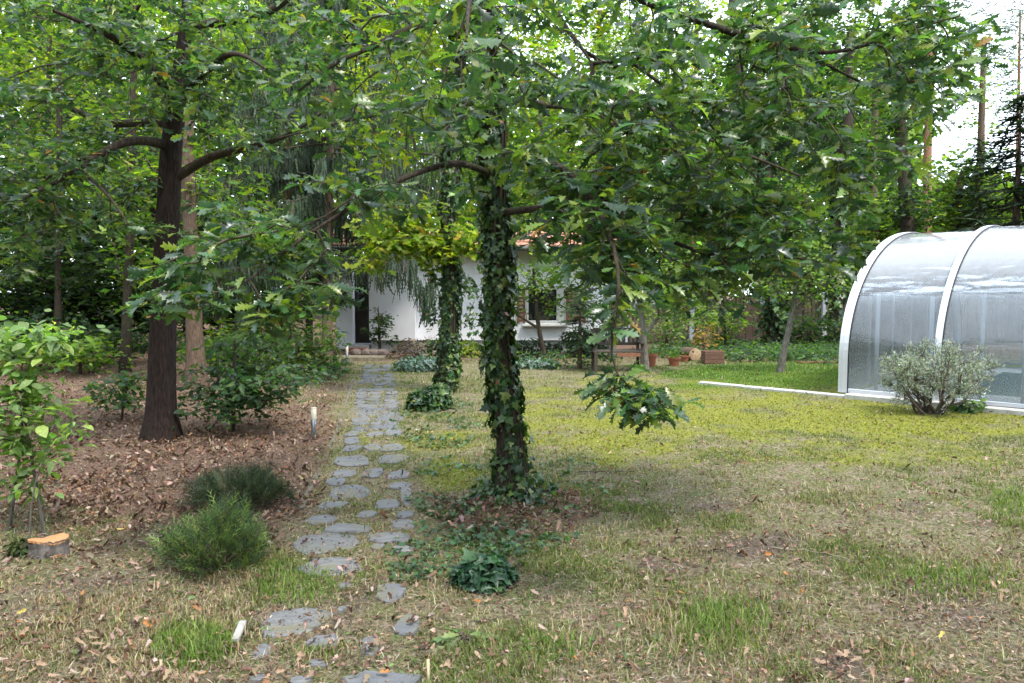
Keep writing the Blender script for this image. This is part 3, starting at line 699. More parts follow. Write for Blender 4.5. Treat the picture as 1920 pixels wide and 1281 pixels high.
# curb, pool deck and water inside
kb = thing('concrete_curb', (*(B0 + AX * 1), 0), 'pale concrete curb under the front of the pool enclosure, running left into the grass', 'curb')
for k in range(11):
    a_ = -2.35 + k * .84; b2 = a_ + .83
    if b2 > 6.6: break
    w = .34 if a_ > -.4 else .16; h = .075 + RNG.normal(0, .003) if a_ > -.4 else .045 + RNG.normal(0, .004)
    MB().bar((*at3(a_, -.08, 0)[:2], h / 2 - .05), (*at3(b2, -.08, 0)[:2], h / 2 - .05), w, h + .1, .01).build('curb_slab', M['concrete'], kb)
dk = thing('pool_deck', (*(B0 + AX * 3 + NX * AA), 0), 'pale paved deck round the covered pool inside the enclosure', 'pool deck')
M['deck'] = simple('deck_paving', (.52, .53, .53), .8, var=.12, scale=6, bump=.15)
def slab(s0, s1, t0, t1, z0, z1, mt, nm, par):
    V = [(*at3(s, t, 0)[:2], z) for z in (z0, z1) for s, t in ((s0, t0), (s1, t0), (s1, t1), (s0, t1))]
    return MB().add(V, [(3, 2, 1, 0), (4, 5, 6, 7)] + [(i, (i + 1) % 4, 4 + (i + 1) % 4, 4 + i) for i in range(4)]).build(nm, mt, par)
slab(.1, 6.8, .13, 1.4, -.1, .05, M['deck'], 'deck_slab', dk); slab(.1, 6.8, 5.4, 6.8, -.1, .05, M['deck'], 'deck_slab', dk)
slab(.1, 1.2, 1.403, 5.397, -.1, .05, M['deck'], 'deck_slab', dk)
wm = simple('pool_water', (.08, .2, .24), .08, bump=.02, spec=.5, var=.1)
wt = slab(1.203, 6.8, 1.403, 5.397, -.08, .04, wm, 'pool_water', None); props(wt, 'blue green pool water under the enclosure', kind='structure')
# ---------------------------------------------------------------- trees
def add_branches(parent, limb_lines, paths, material, twig_mat, thick=.012):
    """limbs drawn one by one are parts; the grown branchwork is one joined part"""
    for Q in limb_lines:
        V, q = tube_np(Q[:, :3], Q[:, 3], 9); link('limb', raw_mesh('limb', V, q, material, smooth=True), parent)
    big = [(P, R) for P, R in paths if R.max() >= thick]; small = [(P, R) for P, R in paths if R.max() < thick]
    for lst, nm, mt, k in ((big, 'branches', material, 6), (small, 'twigs', twig_mat, 4)):
        if lst:
            V, q = tubes_mesh(lst, k); o = link(nm, raw_mesh(nm, V, q, mt, smooth=True), parent); o['kind'] = 'stuff'
def base_of(px, py): g = gp(px, py); return np.array([g[0], g[1], float(ground_h(g[0], g[1]))])

# --- central oak with the near canopy
b0 = base_of(965, 932); D0 = b0[1]
oak = thing('oak_tree', b0, 'ivy clad oak in the middle of the lawn with low hanging near leaves', 'tree')
tr = [(965, 934, D0, .13), (957, 860, D0, .098), (950, 768, D0, .083), (936, 684, D0, .079), (930, 600, D0, .076), (930, 430, D0, .074), (928, 300, D0, .073),
      (925, 150, D0, .09), (907, 20, D0, .082), (885, -150, D0, .068), (870, -400, D0, .05), (862, -700, D0 + .1, .03)]
trk, TQ = make_trunk(oak, pxline(tr), M['bark'], 18, .34)
LL = [[(907, 20, D0, .05), (840, 32, D0 - .2, .042), (770, 48, D0 - .4, .036), (700, 92, D0 - .6, .03), (640, 105, D0 - .8, .024), (560, 170, D0 - 1.0, .012)],
      [(890, -110, D0, .05), (990, -60, 5.5, .042), (1040, 10, 5.3, .034), (1056, 60, 5.2, .028), (1090, 75, 5.1, .02), (1110, 120, 5.0, .01)],
      [(888, -130, D0, .055), (1050, -70, 5.2, .046), (1200, 0, 4.8, .036), (1290, 34, 4.6, .031), (1420, 75, 4.5, .024), (1560, 112, 4.4, .017), (1690, 60, 4.3, .010), (1800, 30, 4.3, .006)],
      [(1290, 34, 4.6, .022), (1400, 75, 4.8, .02), (1500, 92, 5.0, .016), (1600, 150, 5.1, .012), (1700, 190, 5.2, .007)],
      [(926, 170, D0, .05), (925, 60, 5.0, .04), (905, -20, 4.2, .03), (880, -10, 3.4, .018), (875, 70, 2.9, .007)],
      [(930, 320, D0, .05), (990, 290, 5.1, .042), (1070, 320, 4.5, .032), (1140, 420, 4.0, .021), (1170, 540, 3.75, .013), (1135, 650, 3.6, .009), (1140, 720, 3.6, .007), (1200, 755, 3.55, .005), (1270, 762, 3.55, .003)],
      [(928, 330, D0, .042), (860, 300, 5.3, .034), (760, 330, 4.8, .025), (640, 400, 4.4, .017), (550, 455, 4.2, .012), (470, 530, 4.0, .008), (390, 570, 3.9, .005)],
      [(930, 400, D0, .042), (1060, 385, 5.2, .034), (1200, 430, 4.9, .024), (1330, 480, 4.7, .015), (1440, 520, 4.6, .008)],
      [(926, 190, D0, .05), (1080, 200, 6.4, .04), (1300, 250, 6.9, .028), (1500, 330, 7.1, .015)],
      [(926, 190, D0, .045), (800, 200, 6.5, .035), (650, 225, 6.9, .022), (520, 260, 7.0, .01)],
      [(640, 400, 4.4, .014), (700, 330, 4.2, .010), (600, 430, 4.1, .007), (470, 440, 4.0, .004)]]
limbs = [poly(pxline([(a, c, d_, r_ * .68) for a, c, d_, r_ in r])) for r in LL]
T = blobs([(1250, 240, 4.9, 340, 240, 1.2, 430), (1450, 190, 4.8, 320, 190, 1.2, 430), (1640, 110, 5.0, 190, 130, .9, 190), (1120, 460, 4.4, 170, 80, .6, 85), (1340, 440, 4.6, 190, 95, .6, 95),
           (1500, 400, 4.9, 130, 110, .7, 120), (1190, 525, 4.2, 130, 60, .4, 34), (1340, 530, 4.5, 130, 60, .4, 36), (1450, 500, 4.7, 110, 60, .5, 36), (1620, 330, 4.9, 110, 70, .5, 45), (920, 130, 4.2, 190, 140, .9, 150), (860, 260, 4.5, 190, 150, .9, 130), (960, 400, 4.7, 110, 90, .4, 40), (1080, 280, 4.2, 160, 160, .7, 130),
           (700, 150, 5.2, 180, 160, 1.0, 110), (660, 370, 4.4, 140, 60, .45, 40), (450, 450, 4.2, 160, 85, .5, 66), (330, 540, 4.0, 110, 55, .3, 40), (560, 530, 4.2, 120, 75, .4, 46), (500, 600, 4.1, 90, 45, .3, 22),
           (1150, 735, 3.6, 50, 32, .18, 14), (1220, 765, 3.55, 66, 26, .18, 20), (1165, 630, 3.7, 40, 30, .15, 3), (1130, 575, 3.8, 60, 26, .2, 6), (1060, 720, 3.6, 20, 20, .1, 0), (870, 100, 2.8, 90, 35, .2, 7),
           (1150, 60, 5.0, 250, 70, .9, 80), (1500, 40, 5.0, 250, 60, .9, 70), (720, 40, 5.2, 200, 60, .9, 40), (900, -250, 4.8, 800, 180, 1.6, 170)])
x, y, d = proj(T); keep = (np.linalg.norm(T - np.array([0, 0, EYE]), axis=1) > 2.3)
gap = fbm(x / 75, y / 75, 41, 3)
keep &= (gap > .44) | (y > 560) | (y < 0)
col_ = (np.abs(x - 925) < 44) & (y > 60) & (y < 520) & (T[:, 1] < D0); col_ |= (np.abs(x - 849) < 26) & (y > 120) & (y < 520)
keep &= ~(col_ & (RNG.random(len(T)) < .72))
T = T[keep & (RNG.random(len(T)) < .97)]
paths, ends, tips = grow([TQ[30:]] + limbs, T, tip=.0021)
add_branches(oak, limbs, paths, M['bark'], M['twig'])
P, D, Nn, S = rosettes(ends, tips, 8, .092, spread=.095, sj=.27)
foliage('crown', oak, OAK_MID, P, D, Nn, S, mixcol(len(P), *OAK_C), M['leaf'], 300, 'leaf', OAK_HI, lod=(5.5, OAK_LO))

# --- left oak
b1 = base_of(303, 826); D1 = b1[1]
oak2 = thing('oak_tree', b1, 'bare stemmed brown oak on the left rising out of the leaf litter', 'tree')
tr = [(303, 828, D1, .185), (303, 780, D1, .152), (304, 700, D1, .142), (306, 600, D1, .132), (310, 500, D1, .125), (316, 400, D1, .118), (320, 300, D1, .11), (330, 200, D1, .095), (345, 100, D1, .08), (355, 0, D1, .066), (365, -250, D1, .04), (360, -500, D1, .02)]
trk, TQ = make_trunk(oak2, pxline(tr), bark_mat('left_oak_bark', (.009, .006, .005), (.046, .030, .024)), 18, .30)
LL = [[(318, 275, D1, .055), (290, 262, 7.8, .05), (240, 262, 7.5, .044), (200, 278, 7.3, .036), (150, 318, 7.1, .026), (110, 340, 7.0, .02), (40, 375, 6.8, .01)],
      [(322, 230, D1, .055), (270, 228, 8.3, .05), (200, 236, 8.5, .04), (130, 200, 8.6, .024), (40, 180, 8.6, .012)],
      [(324, 335, D1, .06), (345, 325, 8.0, .055), (385, 295, 7.9, .047), (430, 284, 7.8, .040), (490, 272, 7.7, .03), (545, 255, 7.6, .02), (620, 200, 7.5, .01)],
      [(348, 60, D1, .055), (400, 42, 7.8, .05), (480, 32, 7.6, .044), (520, 20, 7.5, .04), (545, -10, 7.5, .034), (600, -60, 7.4, .02)],
      [(330, 200, D1, .05), (280, 120, 7.2, .04), (200, 60, 6.6, .03), (100, 20, 6.2, .014)],
      [(335, 180, D1, .05), (390, 130, 7.0, .035), (440, 90, 6.6, .022), (500, 130, 6.4, .01)],
      [(150, 318, 7.1, .018), (190, 350, 7.0, .015), (225, 390, 6.9, .012), (240, 420, 6.9, .008)]]
limbs = [poly(pxline(r)) for r in LL]
T = blobs([(130, 120, 7.8, 220, 170, 1.3, 420), (330, 90, 7.2, 200, 110, 1.0, 200), (100, 320, 7.4, 150, 110, 1.0, 170), (430, 210, 7.2, 120, 110, .8, 70), (20, 430, 7.6, 110, 110, .8, 90), (180, -150, 7.8, 380, 130, 1.6, 110), (560, 60, 7.4, 120, 90, .9, 70),
           (210, 430, 7.0, 70, 50, .4, 20), (335, 420, 7.4, 80, 50, .4, 26), (300, 180, 7.2, 120, 60, .5, 40), (-150, 200, 7.5, 150, 220, 1.2, 60)])
x, y, d = proj(T); T = T[(fbm(x / 60, y / 60, 51, 3) > .43) | (y < 0)]
paths, ends, tips = grow([TQ[40:]] + limbs, T, tip=.0023)
add_branches(oak2, limbs, paths, M['bark'], M['twig'])
P, D, Nn, S = rosettes(ends, tips, 8, .108, spread=.10, sj=.25)
foliage('crown', oak2, OAK_LO, P, D, Nn, S, mixcol(len(P), *OAK_C), M['leaf'], 300, 'leaf', OAK_MID)

# --- general broadleaved tree from photo points at one depth
def tree(name, label, trunk_rows, Y, crown, leaf_n, size, cols, bark='bark_brown', group=None, limb_rows=(), material='leafbg', tpl=DIA, kseg=10, spread=.3, upn=.5, flare=.2, twig='twig', tip=.003, prune=None):
    b_ = pt(trunk_rows[0][0], trunk_rows[0][1], Y); b_[2] = 0
    t = thing(name, (b_[0], Y, 0), label, 'tree' if 'tree' in name or name in ('oak', 'spruce') else ('sapling' if 'sapling' in name else 'shrub'), group)
    rows = [(a, c, Y, w / ppm(Y) / 2) for a, c, w in trunk_rows]
    q0 = pxline(rows); q0[0, 2] = min(q0[0, 2], 0)
    _, TQ = make_trunk(t, q0, M[bark] if isinstance(bark, str) else bark, kseg, flare, step=.25)
    limbs = [poly(pxline([(a, c, Y + dy, w / ppm(Y) / 2) for a, c, w, dy in r]), .25) for r in limb_rows]
    T = blobs([(px, py, Y + dy, rx, ry, dr, n_) for px, py, rx, ry, dr, dy, n_ in crown])
    if prune is not None: T = T[prune(T)]
    paths, ends, tips = grow([TQ[len(TQ) // 4:]] + limbs, T, tip=tip, step=.4)
    add_branches(t, limbs, paths, M[bark] if isinstance(bark, str) else bark, M[twig], .02)
    P, D, Nn, S = rosettes(ends, tips, leaf_n, size, spread=spread, upn=upn, sj=.3)
    P = P + RNG.normal(0, spread * .45, P.shape)
    foliage('crown', t, tpl, P, D, Nn, S, mixcol(len(P), *cols), M[material])
    return t

# second ivy trunk and neighbours
tree('oak_tree', 'second, thinner ivy wrapped oak by the path before the white wall', [(836, 736, 32), (842, 640, 24), (845, 520, 22), (842, 420, 21), (848, 300, 21), (855, 180, 22), (862, 40, 20), (866, -150, 14)], gp(836, 736)[1],
     [(780, 90, 170, 130, 1.5, .5, 150), (900, 60, 160, 130, 1.5, .5, 120), (700, 260, 90, 90, 1.0, .3, 45), (860, -150, 260, 120, 2, 0, 80), (740, 440, 80, 45, .6, -.3, 80), (810, 465, 60, 35, .5, -.3, 45), (700, 490, 40, 20, .4, -.3, 14), (884, 450, 34, 32, .5, -.3, 30), (800, 420, 90, 40, .6, 0, 40)], 8, .15, YEL_C, 'bark', tpl=OAK_LO, spread=.12)
tree('oak_tree', 'brown trunk just behind and to the right of the left oak', [(369, 728, 42), (366, 640, 31), (362, 560, 28), (357, 430, 26), (352, 300, 24), (350, 150, 22), (352, -50, 18), (350, -250, 12)], gp(369, 728)[1],
     [(330, 40, 190, 140, 1.6, .8, 150), (420, 330, 90, 120, 1.2, .8, 60), (250, 350, 110, 90, 1.2, .8, 70), (470, 420, 90, 60, 1, .5, 40)], 8, .15, WOOD_C, tpl=OAK_LO, spread=.15)
tree('oak_tree', 'slim dark trunk between the forest edge and the left oak', [(234, 698, 21), (238, 600, 17), (243, 470, 15), (246, 330, 14), (250, 200, 12), (252, 0, 9)], gp(234, 698)[1],
     [(220, 300, 110, 110, 1.4, .5, 100), (170, 60, 180, 130, 1.8, .5, 120), (250, 500, 60, 60, .9, .5, 40)], 9, .14, WOOD_C, 'bark', spread=.25)
tree('oak_tree', 'thin dark trunk furthest to the left in the shady wood', [(110, 690, 15), (109, 560, 12), (108, 420, 11), (112, 280, 10), (110, 100, 8)], 16.5,
     [(90, 470, 110, 80, 1.4, .5, 130), (30, 260, 110, 130, 1.4, .5, 110), (120, 60, 130, 110, 1.4, .6, 80)], 9, .15, DARK_C, 'bark', spread=.28)
tree('oak_tree', 'reddish trunk left of the pale spruce stem', [(535, 668, 17), (536, 600, 13), (538, 470, 12), (540, 330, 11), (545, 100, 9), (545, -100, 6)], 19.0,
     [(500, 160, 130, 150, 2, 1, 110), (520, 420, 90, 60, 1.4, .5, 60)], 9, .17, WOOD_C, 'bark_pine', spread=.3)
tree('oak_tree', 'dark reddish trunk close beside the house doorway', [(579, 668, 16), (580, 600, 13), (580, 500, 12), (582, 350, 10), (585, 100, 8)], 20.5,
     [(600, 90, 130, 120, 2, 1.5, 90)], 9, .17, YEL_C, 'bark', spread=.3)
# ivy clad dark trunks at the back right
for (rows, Y, crown, lb, cl) in (
    ([(1452, 655, 34), (1456, 600, 30), (1450, 480, 26), (1440, 330, 22), (1405, 230, 20), (1380, 100, 16), (1370, -40, 12)], 21.5, [(1400, 150, 140, 130, 2, 1, 190), (1440, 300, 100, 90, 1.6, .6, 110), (1452, 600, 20, 50, .3, -.2, 40)], 'dark leaning trunk by the fence behind the small fruit tree', DARK_C),
    ([(1572, 655, 26), (1572, 560, 22), (1570, 450, 20), (1576, 330, 20), (1590, 240, 18), (1596, 60, 14)], 22.0, [(1585, 300, 80, 80, 1.2, .5, 110), (1560, 140, 130, 110, 1.8, 1, 170), (1480, 60, 130, 90, 1.8, 1, 100)], 'dark upright trunk just left of the pool enclosure', DARK_C),
    ([(1700, 655, 30), (1702, 430, 26), (1700, 380, 24), (1690, 280, 20), (1685, 120, 16)], 24.5, [(1700, 390, 60, 45, 1.3, 0, 100), (1650, 250, 90, 80, 1.3, .5, 90), (1640, 70, 130, 90, 1.5, .5, 100)], 'dark bushy tree rising behind the top of the pool enclosure', DARK_C)):
    tree('oak_tree', lb, rows, Y, crown, 9, .16, cl, 'bark', spread=.28)
# light green trees beyond the fence
BGT = [(1010, 27, [(1030, 330, 150, 120, 2.2, 0, 150), (990, 180, 170, 120, 2.2, 0, 120), (1000, 480, 110, 60, 1.2, 3, 40)], WOOD_C, 'mid green tree behind the red tiled roof'),
       (1180, 27, [(1190, 470, 130, 90, 2, 0, 190), (1200, 300, 130, 110, 2, 0, 140), (1170, 130, 140, 100, 2, 0, 90)], PALE_C, 'pale green tree beyond the fence behind the garden bench'),
       (1330, 26, [(1340, 500, 130, 80, 1.8, 0, 190), (1320, 380, 130, 90, 2, 0, 150), (1320, 200, 120, 110, 2, 0, 80)], PALE_C, 'pale bushy tree beyond the middle of the fence'),
       (1510, 25.5, [(1510, 480, 100, 80, 1.6, 0, 190), (1500, 390, 110, 70, 1.6, 0, 110)], PALE_C, 'pale bushy tree beyond the fence left of the pool enclosure'),
       (1640, 27, [(1620, 450, 90, 80, 1.6, 0, 210), (1680, 400, 80, 50, 1.6, 0, 60)], WOOD_C, 'mid green tree showing over the left shoulder of the enclosure'),
       (700, 33, [(700, 330, 130, 130, 2.5, 0, 150), (700, 120, 150, 130, 2.5, 0, 140)], YEL_C, 'yellow green tree behind the left end of the roof'),
       (830, 31, [(860, 380, 120, 100, 2.4, 0, 150), (830, 200, 150, 120, 2.4, 0, 130), (880, 40, 150, 90, 2, 0, 70)], WOOD_C, 'mid green tree behind the roof between the ivy trunks'),
       (1420, 34, [(1420, 60, 200, 130, 3, 0, 170), (1250, 60, 160, 110, 3, 0, 120)], YEL_C, 'tall yellow green tree far beyond the fence'),
       (1120, 30, [(1100, 150, 170, 130, 2.4, 0, 230), (1100, 20, 220, 110, 2.4, 0, 240), (1260, 170, 120, 110, 2, 0, 90)], YEL_C, 'tall yellow green tree rising right of the middle oak trunk'),
       (1640, 32, [(1560, 200, 170, 150, 2.6, 0, 190), (1540, 40, 200, 100, 2.6, 0, 130)], WOOD_C, 'tall mid green tree behind the dark trunks left of the enclosure'),
       (1840, 37, [(1835, 190, 75, 130, 2.2, 0, 46), (1790, 70, 70, 70, 2, 0, 22)], PALE_C, 'pale thin leaved tree standing against the bright sky gap at the right'),
       (1800, 28, [(1790, 390, 90, 50, 1.6, 0, 130), (1800, 320, 70, 50, 1.4, 0, 50), (1880, 370, 60, 50, 1.4, 0, 70)], WOOD_C, 'green bushy tree behind the ridge of the enclosure')]
for (px, Y, crown, cl, lb) in BGT:
    top = min(c[1] for c in crown); tree('broadleaf_tree', lb, [(px, 640, 22), (px + 4, 500, 18), (px - 3, 350, 14), (px + 5, top, 8)], Y, crown, 11, .21, cl, 'bark_brown', 'trees beyond the fence', spread=.38)
# left woodland
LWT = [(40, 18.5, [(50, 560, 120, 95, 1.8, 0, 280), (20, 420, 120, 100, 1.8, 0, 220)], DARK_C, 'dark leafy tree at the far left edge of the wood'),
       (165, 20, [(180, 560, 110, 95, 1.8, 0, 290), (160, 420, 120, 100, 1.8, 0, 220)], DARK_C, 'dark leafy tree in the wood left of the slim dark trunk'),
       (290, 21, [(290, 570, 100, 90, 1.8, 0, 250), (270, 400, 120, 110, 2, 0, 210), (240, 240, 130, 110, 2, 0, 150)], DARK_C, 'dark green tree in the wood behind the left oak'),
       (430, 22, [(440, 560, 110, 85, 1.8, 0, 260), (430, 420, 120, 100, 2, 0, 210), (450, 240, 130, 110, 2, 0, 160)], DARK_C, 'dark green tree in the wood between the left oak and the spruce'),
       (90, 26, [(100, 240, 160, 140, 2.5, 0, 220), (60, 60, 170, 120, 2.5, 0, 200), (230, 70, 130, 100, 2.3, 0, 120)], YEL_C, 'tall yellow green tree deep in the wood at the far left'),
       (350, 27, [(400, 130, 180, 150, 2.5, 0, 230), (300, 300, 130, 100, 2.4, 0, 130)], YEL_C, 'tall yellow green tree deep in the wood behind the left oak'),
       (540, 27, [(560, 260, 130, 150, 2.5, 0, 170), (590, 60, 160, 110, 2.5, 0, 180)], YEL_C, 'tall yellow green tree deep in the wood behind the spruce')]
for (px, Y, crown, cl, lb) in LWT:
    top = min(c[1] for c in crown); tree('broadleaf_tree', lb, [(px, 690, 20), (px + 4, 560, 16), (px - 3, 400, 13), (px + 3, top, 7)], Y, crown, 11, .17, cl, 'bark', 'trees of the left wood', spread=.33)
# far-off wood that reads as one mass
n_ = 85000
ang = RNG.uniform(-1.15, 1.15, n_); rad = RNG.uniform(42, 60, n_)
P = np.stack([np.sin(ang) * rad, np.cos(ang) * rad, RNG.random(n_) ** .8], 1)
topz = (11.5 + 6 * (fbm(ang * 9 + 30, rad * .05, 61, 3) - .3)) * np.where(ang > .50, .50, 1.0) * np.where(ang < -.1, 1.5, 1.1)
P[:, 2] *= topz
# the garden lies in the wood: the same wood goes on at both sides and behind the camera
m_ = 60000; an2 = RNG.uniform(1.1, 2 * np.pi - 1.1, m_); rd2 = RNG.uniform(19, 30, m_); Q = np.stack([np.sin(an2) * rd2, np.cos(an2) * rd2, RNG.random(m_) ** .8 * (7.5 + 5 * fbm(an2 * 6, rd2 * .1, 63, 3))], 1)
P = np.concatenate([P, Q]); n_ += m_
o = foliage('far_wood', None, DIA, P, norm(RNG.normal(size=(n_, 3))), norm(RNG.normal(size=(n_, 3)) + (0, -.6, .4)), RNG.uniform(.4, .95, n_), mixcol(n_, *WOOD_C), M['leafbg'])
props(o, 'far off wood closing the view behind the garden', 'wood', kind='stuff')
for k, px in enumerate((150, 420, 690, 1120, 1290, 1480)):
    pass

# --- spruce with hanging branchlets by the house
sp = thing('spruce_tree', (*gp(613, 672)[:2], 0), 'spruce with pale stem and curtains of hanging grey green branchlets by the house', 'tree')
YS = float(gp(613, 672)[1])
_, TQ = make_trunk(sp, pxline([(613, 676, YS, .15), (614, 600, YS, .125), (615, 470, YS, .115), (618, 330, YS, .10), (622, 150, YS, .085), (626, -40, YS, .06), (630, -250, YS, .03)]), M['bark_spruce'], 12, .2, step=.2)
fr = []; br = []
for k in range(92):
    z = RNG.uniform(2.4, 10.5); c0 = np.array([np.interp(z, TQ[:, 2], TQ[:, 0]), YS, z]); a = RNG.uniform(0, 6.28); L = (3.0 - .17 * z) * RNG.uniform(.7, 1.15) + .5
    if 2.4 < z < 4.2 and math.cos(a) > .2: L *= .55
    s = np.linspace(0, 1, 9); dirv = np.array([math.cos(a), math.sin(a), 0])
    Pb = c0 + dirv * (s * L)[:, None] + np.array([0, 0, 1.])[None] * (-.32 * L * s ** 1.5 + .12 * L * s ** 4)[:, None]
    br.append((Pb, np.linspace(.028, .006, 9)))
    for q in np.arange(.12, 1.0, .033 / L * 1.6):
        p = c0 + dirv * q * L + np.array([0, 0, -.32 * L * q ** 1.5 + .12 * L * q ** 4])
        for w in range(2): fr.append(np.r_[p + RNG.normal(0, .05, 3), dirv[:2]])
for (px, py, L, k) in ((742, 505, 1, 3), (755, 500, 1, 2), (775, 520, 1, 3), (790, 545, 1, 5), (800, 560, 1, 5), (812, 530, 1, 4), (770, 490, 1, 4), (730, 490, 1, 4)):   # fronds hanging in front of the white wall
    for _ in range(k * 5): fr.append(np.r_[pt(px + RNG.normal(0, 5), py + RNG.normal(-12, 12), 17.2 + RNG.normal(0, .2)), RNG.normal(0, 1, 2)])
Pb = np.array([pt(650, 380, YS), pt(700, 440, 17.6), pt(760, 478, 17.2), pt(822, 505, 17.1)]); br.append((poly(np.c_[Pb, [.03, .02, .015, .008]])[:, :3], poly(np.c_[Pb, [.03, .02, .015, .008]])[:, 3]))
V, q = tubes_mesh(br, 5); o = link('branches', raw_mesh('branches', V, q, M['twig'], smooth=True), sp); o['kind'] = 'stuff'
fr = np.array(fr); k = len(fr); rep = 3
P = np.repeat(fr[:, :3], rep, 0) + RNG.normal(0, .03, (k * rep, 3)); P[:, 2] -= np.tile([0, .18, .34], k)
D = norm(np.stack([RNG.normal(0, .14, k * rep), RNG.normal(0, .14, k * rep), -np.ones(k * rep)], 1))
foliage('crown', sp, FROND, P, D, norm(RNG.normal(size=(k * rep, 3)) * (1, 1, .1)), RNG.uniform(.18, .36, k * rep), mixcol(k * rep, [(.035, .06, .035), (.055, .08, .05), (.08, .085, .05)], [.45, .4, .15]), M['needle'])

# --- conifers
def conifer(name, label, px, py, Y, toppy, wpx, group=None, cols=([(.02, .04, .02), (.03, .06, .028), (.05, .085, .035)], [.4, .4, .2]), low=.15, dens=1.0, bark='bark_brown', droop=-.25):
    b_ = pt(px, py, Y); H = pt(px, toppy, Y)[2]; R = wpx / ppm(Y) / 2
    t = thing(name, (b_[0], Y, 0), label, 'tree', group)
    make_trunk(t, np.array([[b_[0], Y, -.05, .022 * H ** .9 + .02], [b_[0], Y, H * .5, .014 * H ** .9 + .012], [b_[0], Y, H, .006]]), M[bark], 8, .1, step=.25)
    br = []; fr = []; dr = []
    for k in range(int(48 * dens * max(1, H / 3))):
        u = RNG.random() ** .8; z = H * (low + (1 - low) * u); L = R * (1 - u) ** .8 * RNG.uniform(.75, 1.15) + .05; a = RNG.uniform(0, 6.28); dv = np.array([math.cos(a), math.sin(a), 0])
        s = np.linspace(0, 1, 5); Pb = np.array([b_[0], Y, z]) + dv * (s * L)[:, None] + np.array([0, 0, 1.])[None] * (droop * L * s + .15 * L * s ** 2)[:, None]
        br.append((Pb, np.linspace(.012, .003, 5) * max(1, H / 4)))
        for q in np.arange(.1, 1.01, .05 / max(L, .1) * max(1, H / 3.2)):
            p = np.array([b_[0], Y, z]) + dv * q * L + np.array([0, 0, droop * L * q + .15 * L * q * q]); side = np.array([-dv[1], dv[0], 0])
            for sg in (-1, 1): fr.append(p); dr.append(dv * .75 + side * sg * RNG.uniform(.4, 1) + np.array([0, 0, RNG.normal(-.1, .2)]))
    V, q = tubes_mesh(br, 4); o = link('branches', raw_mesh('branches', V, q, M['twig']), t); o['kind'] = 'stuff'
    fr = np.array(fr); dr = norm(np.array(dr)); k = len(fr)
    foliage('crown', t, FROND, fr, dr, norm(np.array([0, 0, 1.]) + RNG.normal(0, .3, (k, 3))), RNG.uniform(.16, .3, k) * max(1, H / 3.6), mixcol(k, *cols), M['needle'])
conifer('young_fir', 'small young fir with a thin trunk standing before the house window', 1087, 694, 15.6, 545, 105)
conifer('spruce_tree', 'tall dark spruce behind the pool enclosure at the right edge', 1895, 640, 24, 165, 230, low=.2, dens=1.1, cols=([(.012, .026, .014), (.02, .04, .02), (.04, .065, .028)], [.5, .35, .15]))
conifer('spruce_tree', 'slim spruce against the bright sky left of the tall dark spruce', 1820, 640, 27, 260, 110, low=.3)
def pine(px, Y, w, label, top, crown):
    tree('pine_tree', label, [(px, 640, w), (px + 2, 300, w * .85), (px + 6, 120, w * .75), (px + 8, top, w * .5)], Y, crown, 16, .34, ([(.05, .085, .045), (.09, .13, .07)], [.5, .5]), 'bark_pine', 'pines beyond the fence', tpl=FROND, material='needle', spread=.35, upn=.2)
pine(1737, 34, 17, 'orange barked pine stem against the sky behind the enclosure', -150, [(1740, -60, 150, 90, 2.5, 0, 80), (1850, 60, 80, 60, 2, 0, 35)])
pine(1905, 44, 6, 'pale pine against the sky in the top right corner', 20, [(1890, 90, 70, 90, 2, 0, 60), (1880, 180, 60, 50, 1.6, 0, 26)])
pine(1300, 40, 12, 'far pine stem seen through the canopy above the bench', -100, [(1300, -80, 160, 90, 2.5, 0, 60)])

# --- small trees in the back garden
tree('fruit_tree', 'small leaning fruit tree with a grey stem on the bright grass strip', [(1462, 698, 14), (1474, 640, 11), (1487, 580, 10), (1497, 520, 8), (1500, 450, 6)], gp(1462, 698)[1],
     [(1480, 510, 80, 60, .8, 0, 90), (1540, 500, 60, 60, .7, 0, 60), (1450, 450, 80, 40, .7, 0, 50)], 9, .09, PALE_C, 'bark_grey', tpl=OVAL, spread=.16, limb_rows=[[(1487, 580, 7, 0), (1530, 545, 6, .1), (1572, 515, 4, .1)]])
tree('fruit_tree', 'thin dark leaning tree in front of the house window', [(1022, 672, 10), (1012, 628, 8), (1007, 600, 8), (1003, 560, 7), (1000, 500, 5)], gp(1022, 672)[1],
     [(1000, 525, 60, 40, .6, 0, 60), (1070, 505, 70, 45, .6, 0, 80), (1120, 560, 40, 50, .6, 0, 36), (960, 560, 30, 30, .4, 0, 16), (1050, 575, 45, 25, .4, 0, 22)], 8, .1, WOOD_C, 'bark', tpl=OVAL, spread=.16, limb_rows=[[(1008, 615, 6, 0), (990, 600, 5, 0), (968, 590, 3, 0)]])
tree('fruit_tree', 'thin grey tree beside the right end of the bench with light leaves', [(1211, 694, 15), (1208, 640, 11), (1202, 580, 10), (1196, 520, 9), (1190, 440, 6)], 15.0,
     [(1230, 520, 80, 60, .8, 0, 70), (1290, 560, 60, 50, .7, 0, 60), (1180, 480, 60, 50, .7, 0, 40), (1300, 500, 50, 40, .6, 0, 36)], 9, .1, PALE_C, 'bark_grey', tpl=OVAL, spread=.16, limb_rows=[[(1207, 630, 8, 0), (1240, 590, 6, .1), (1262, 560, 4, .1)]])
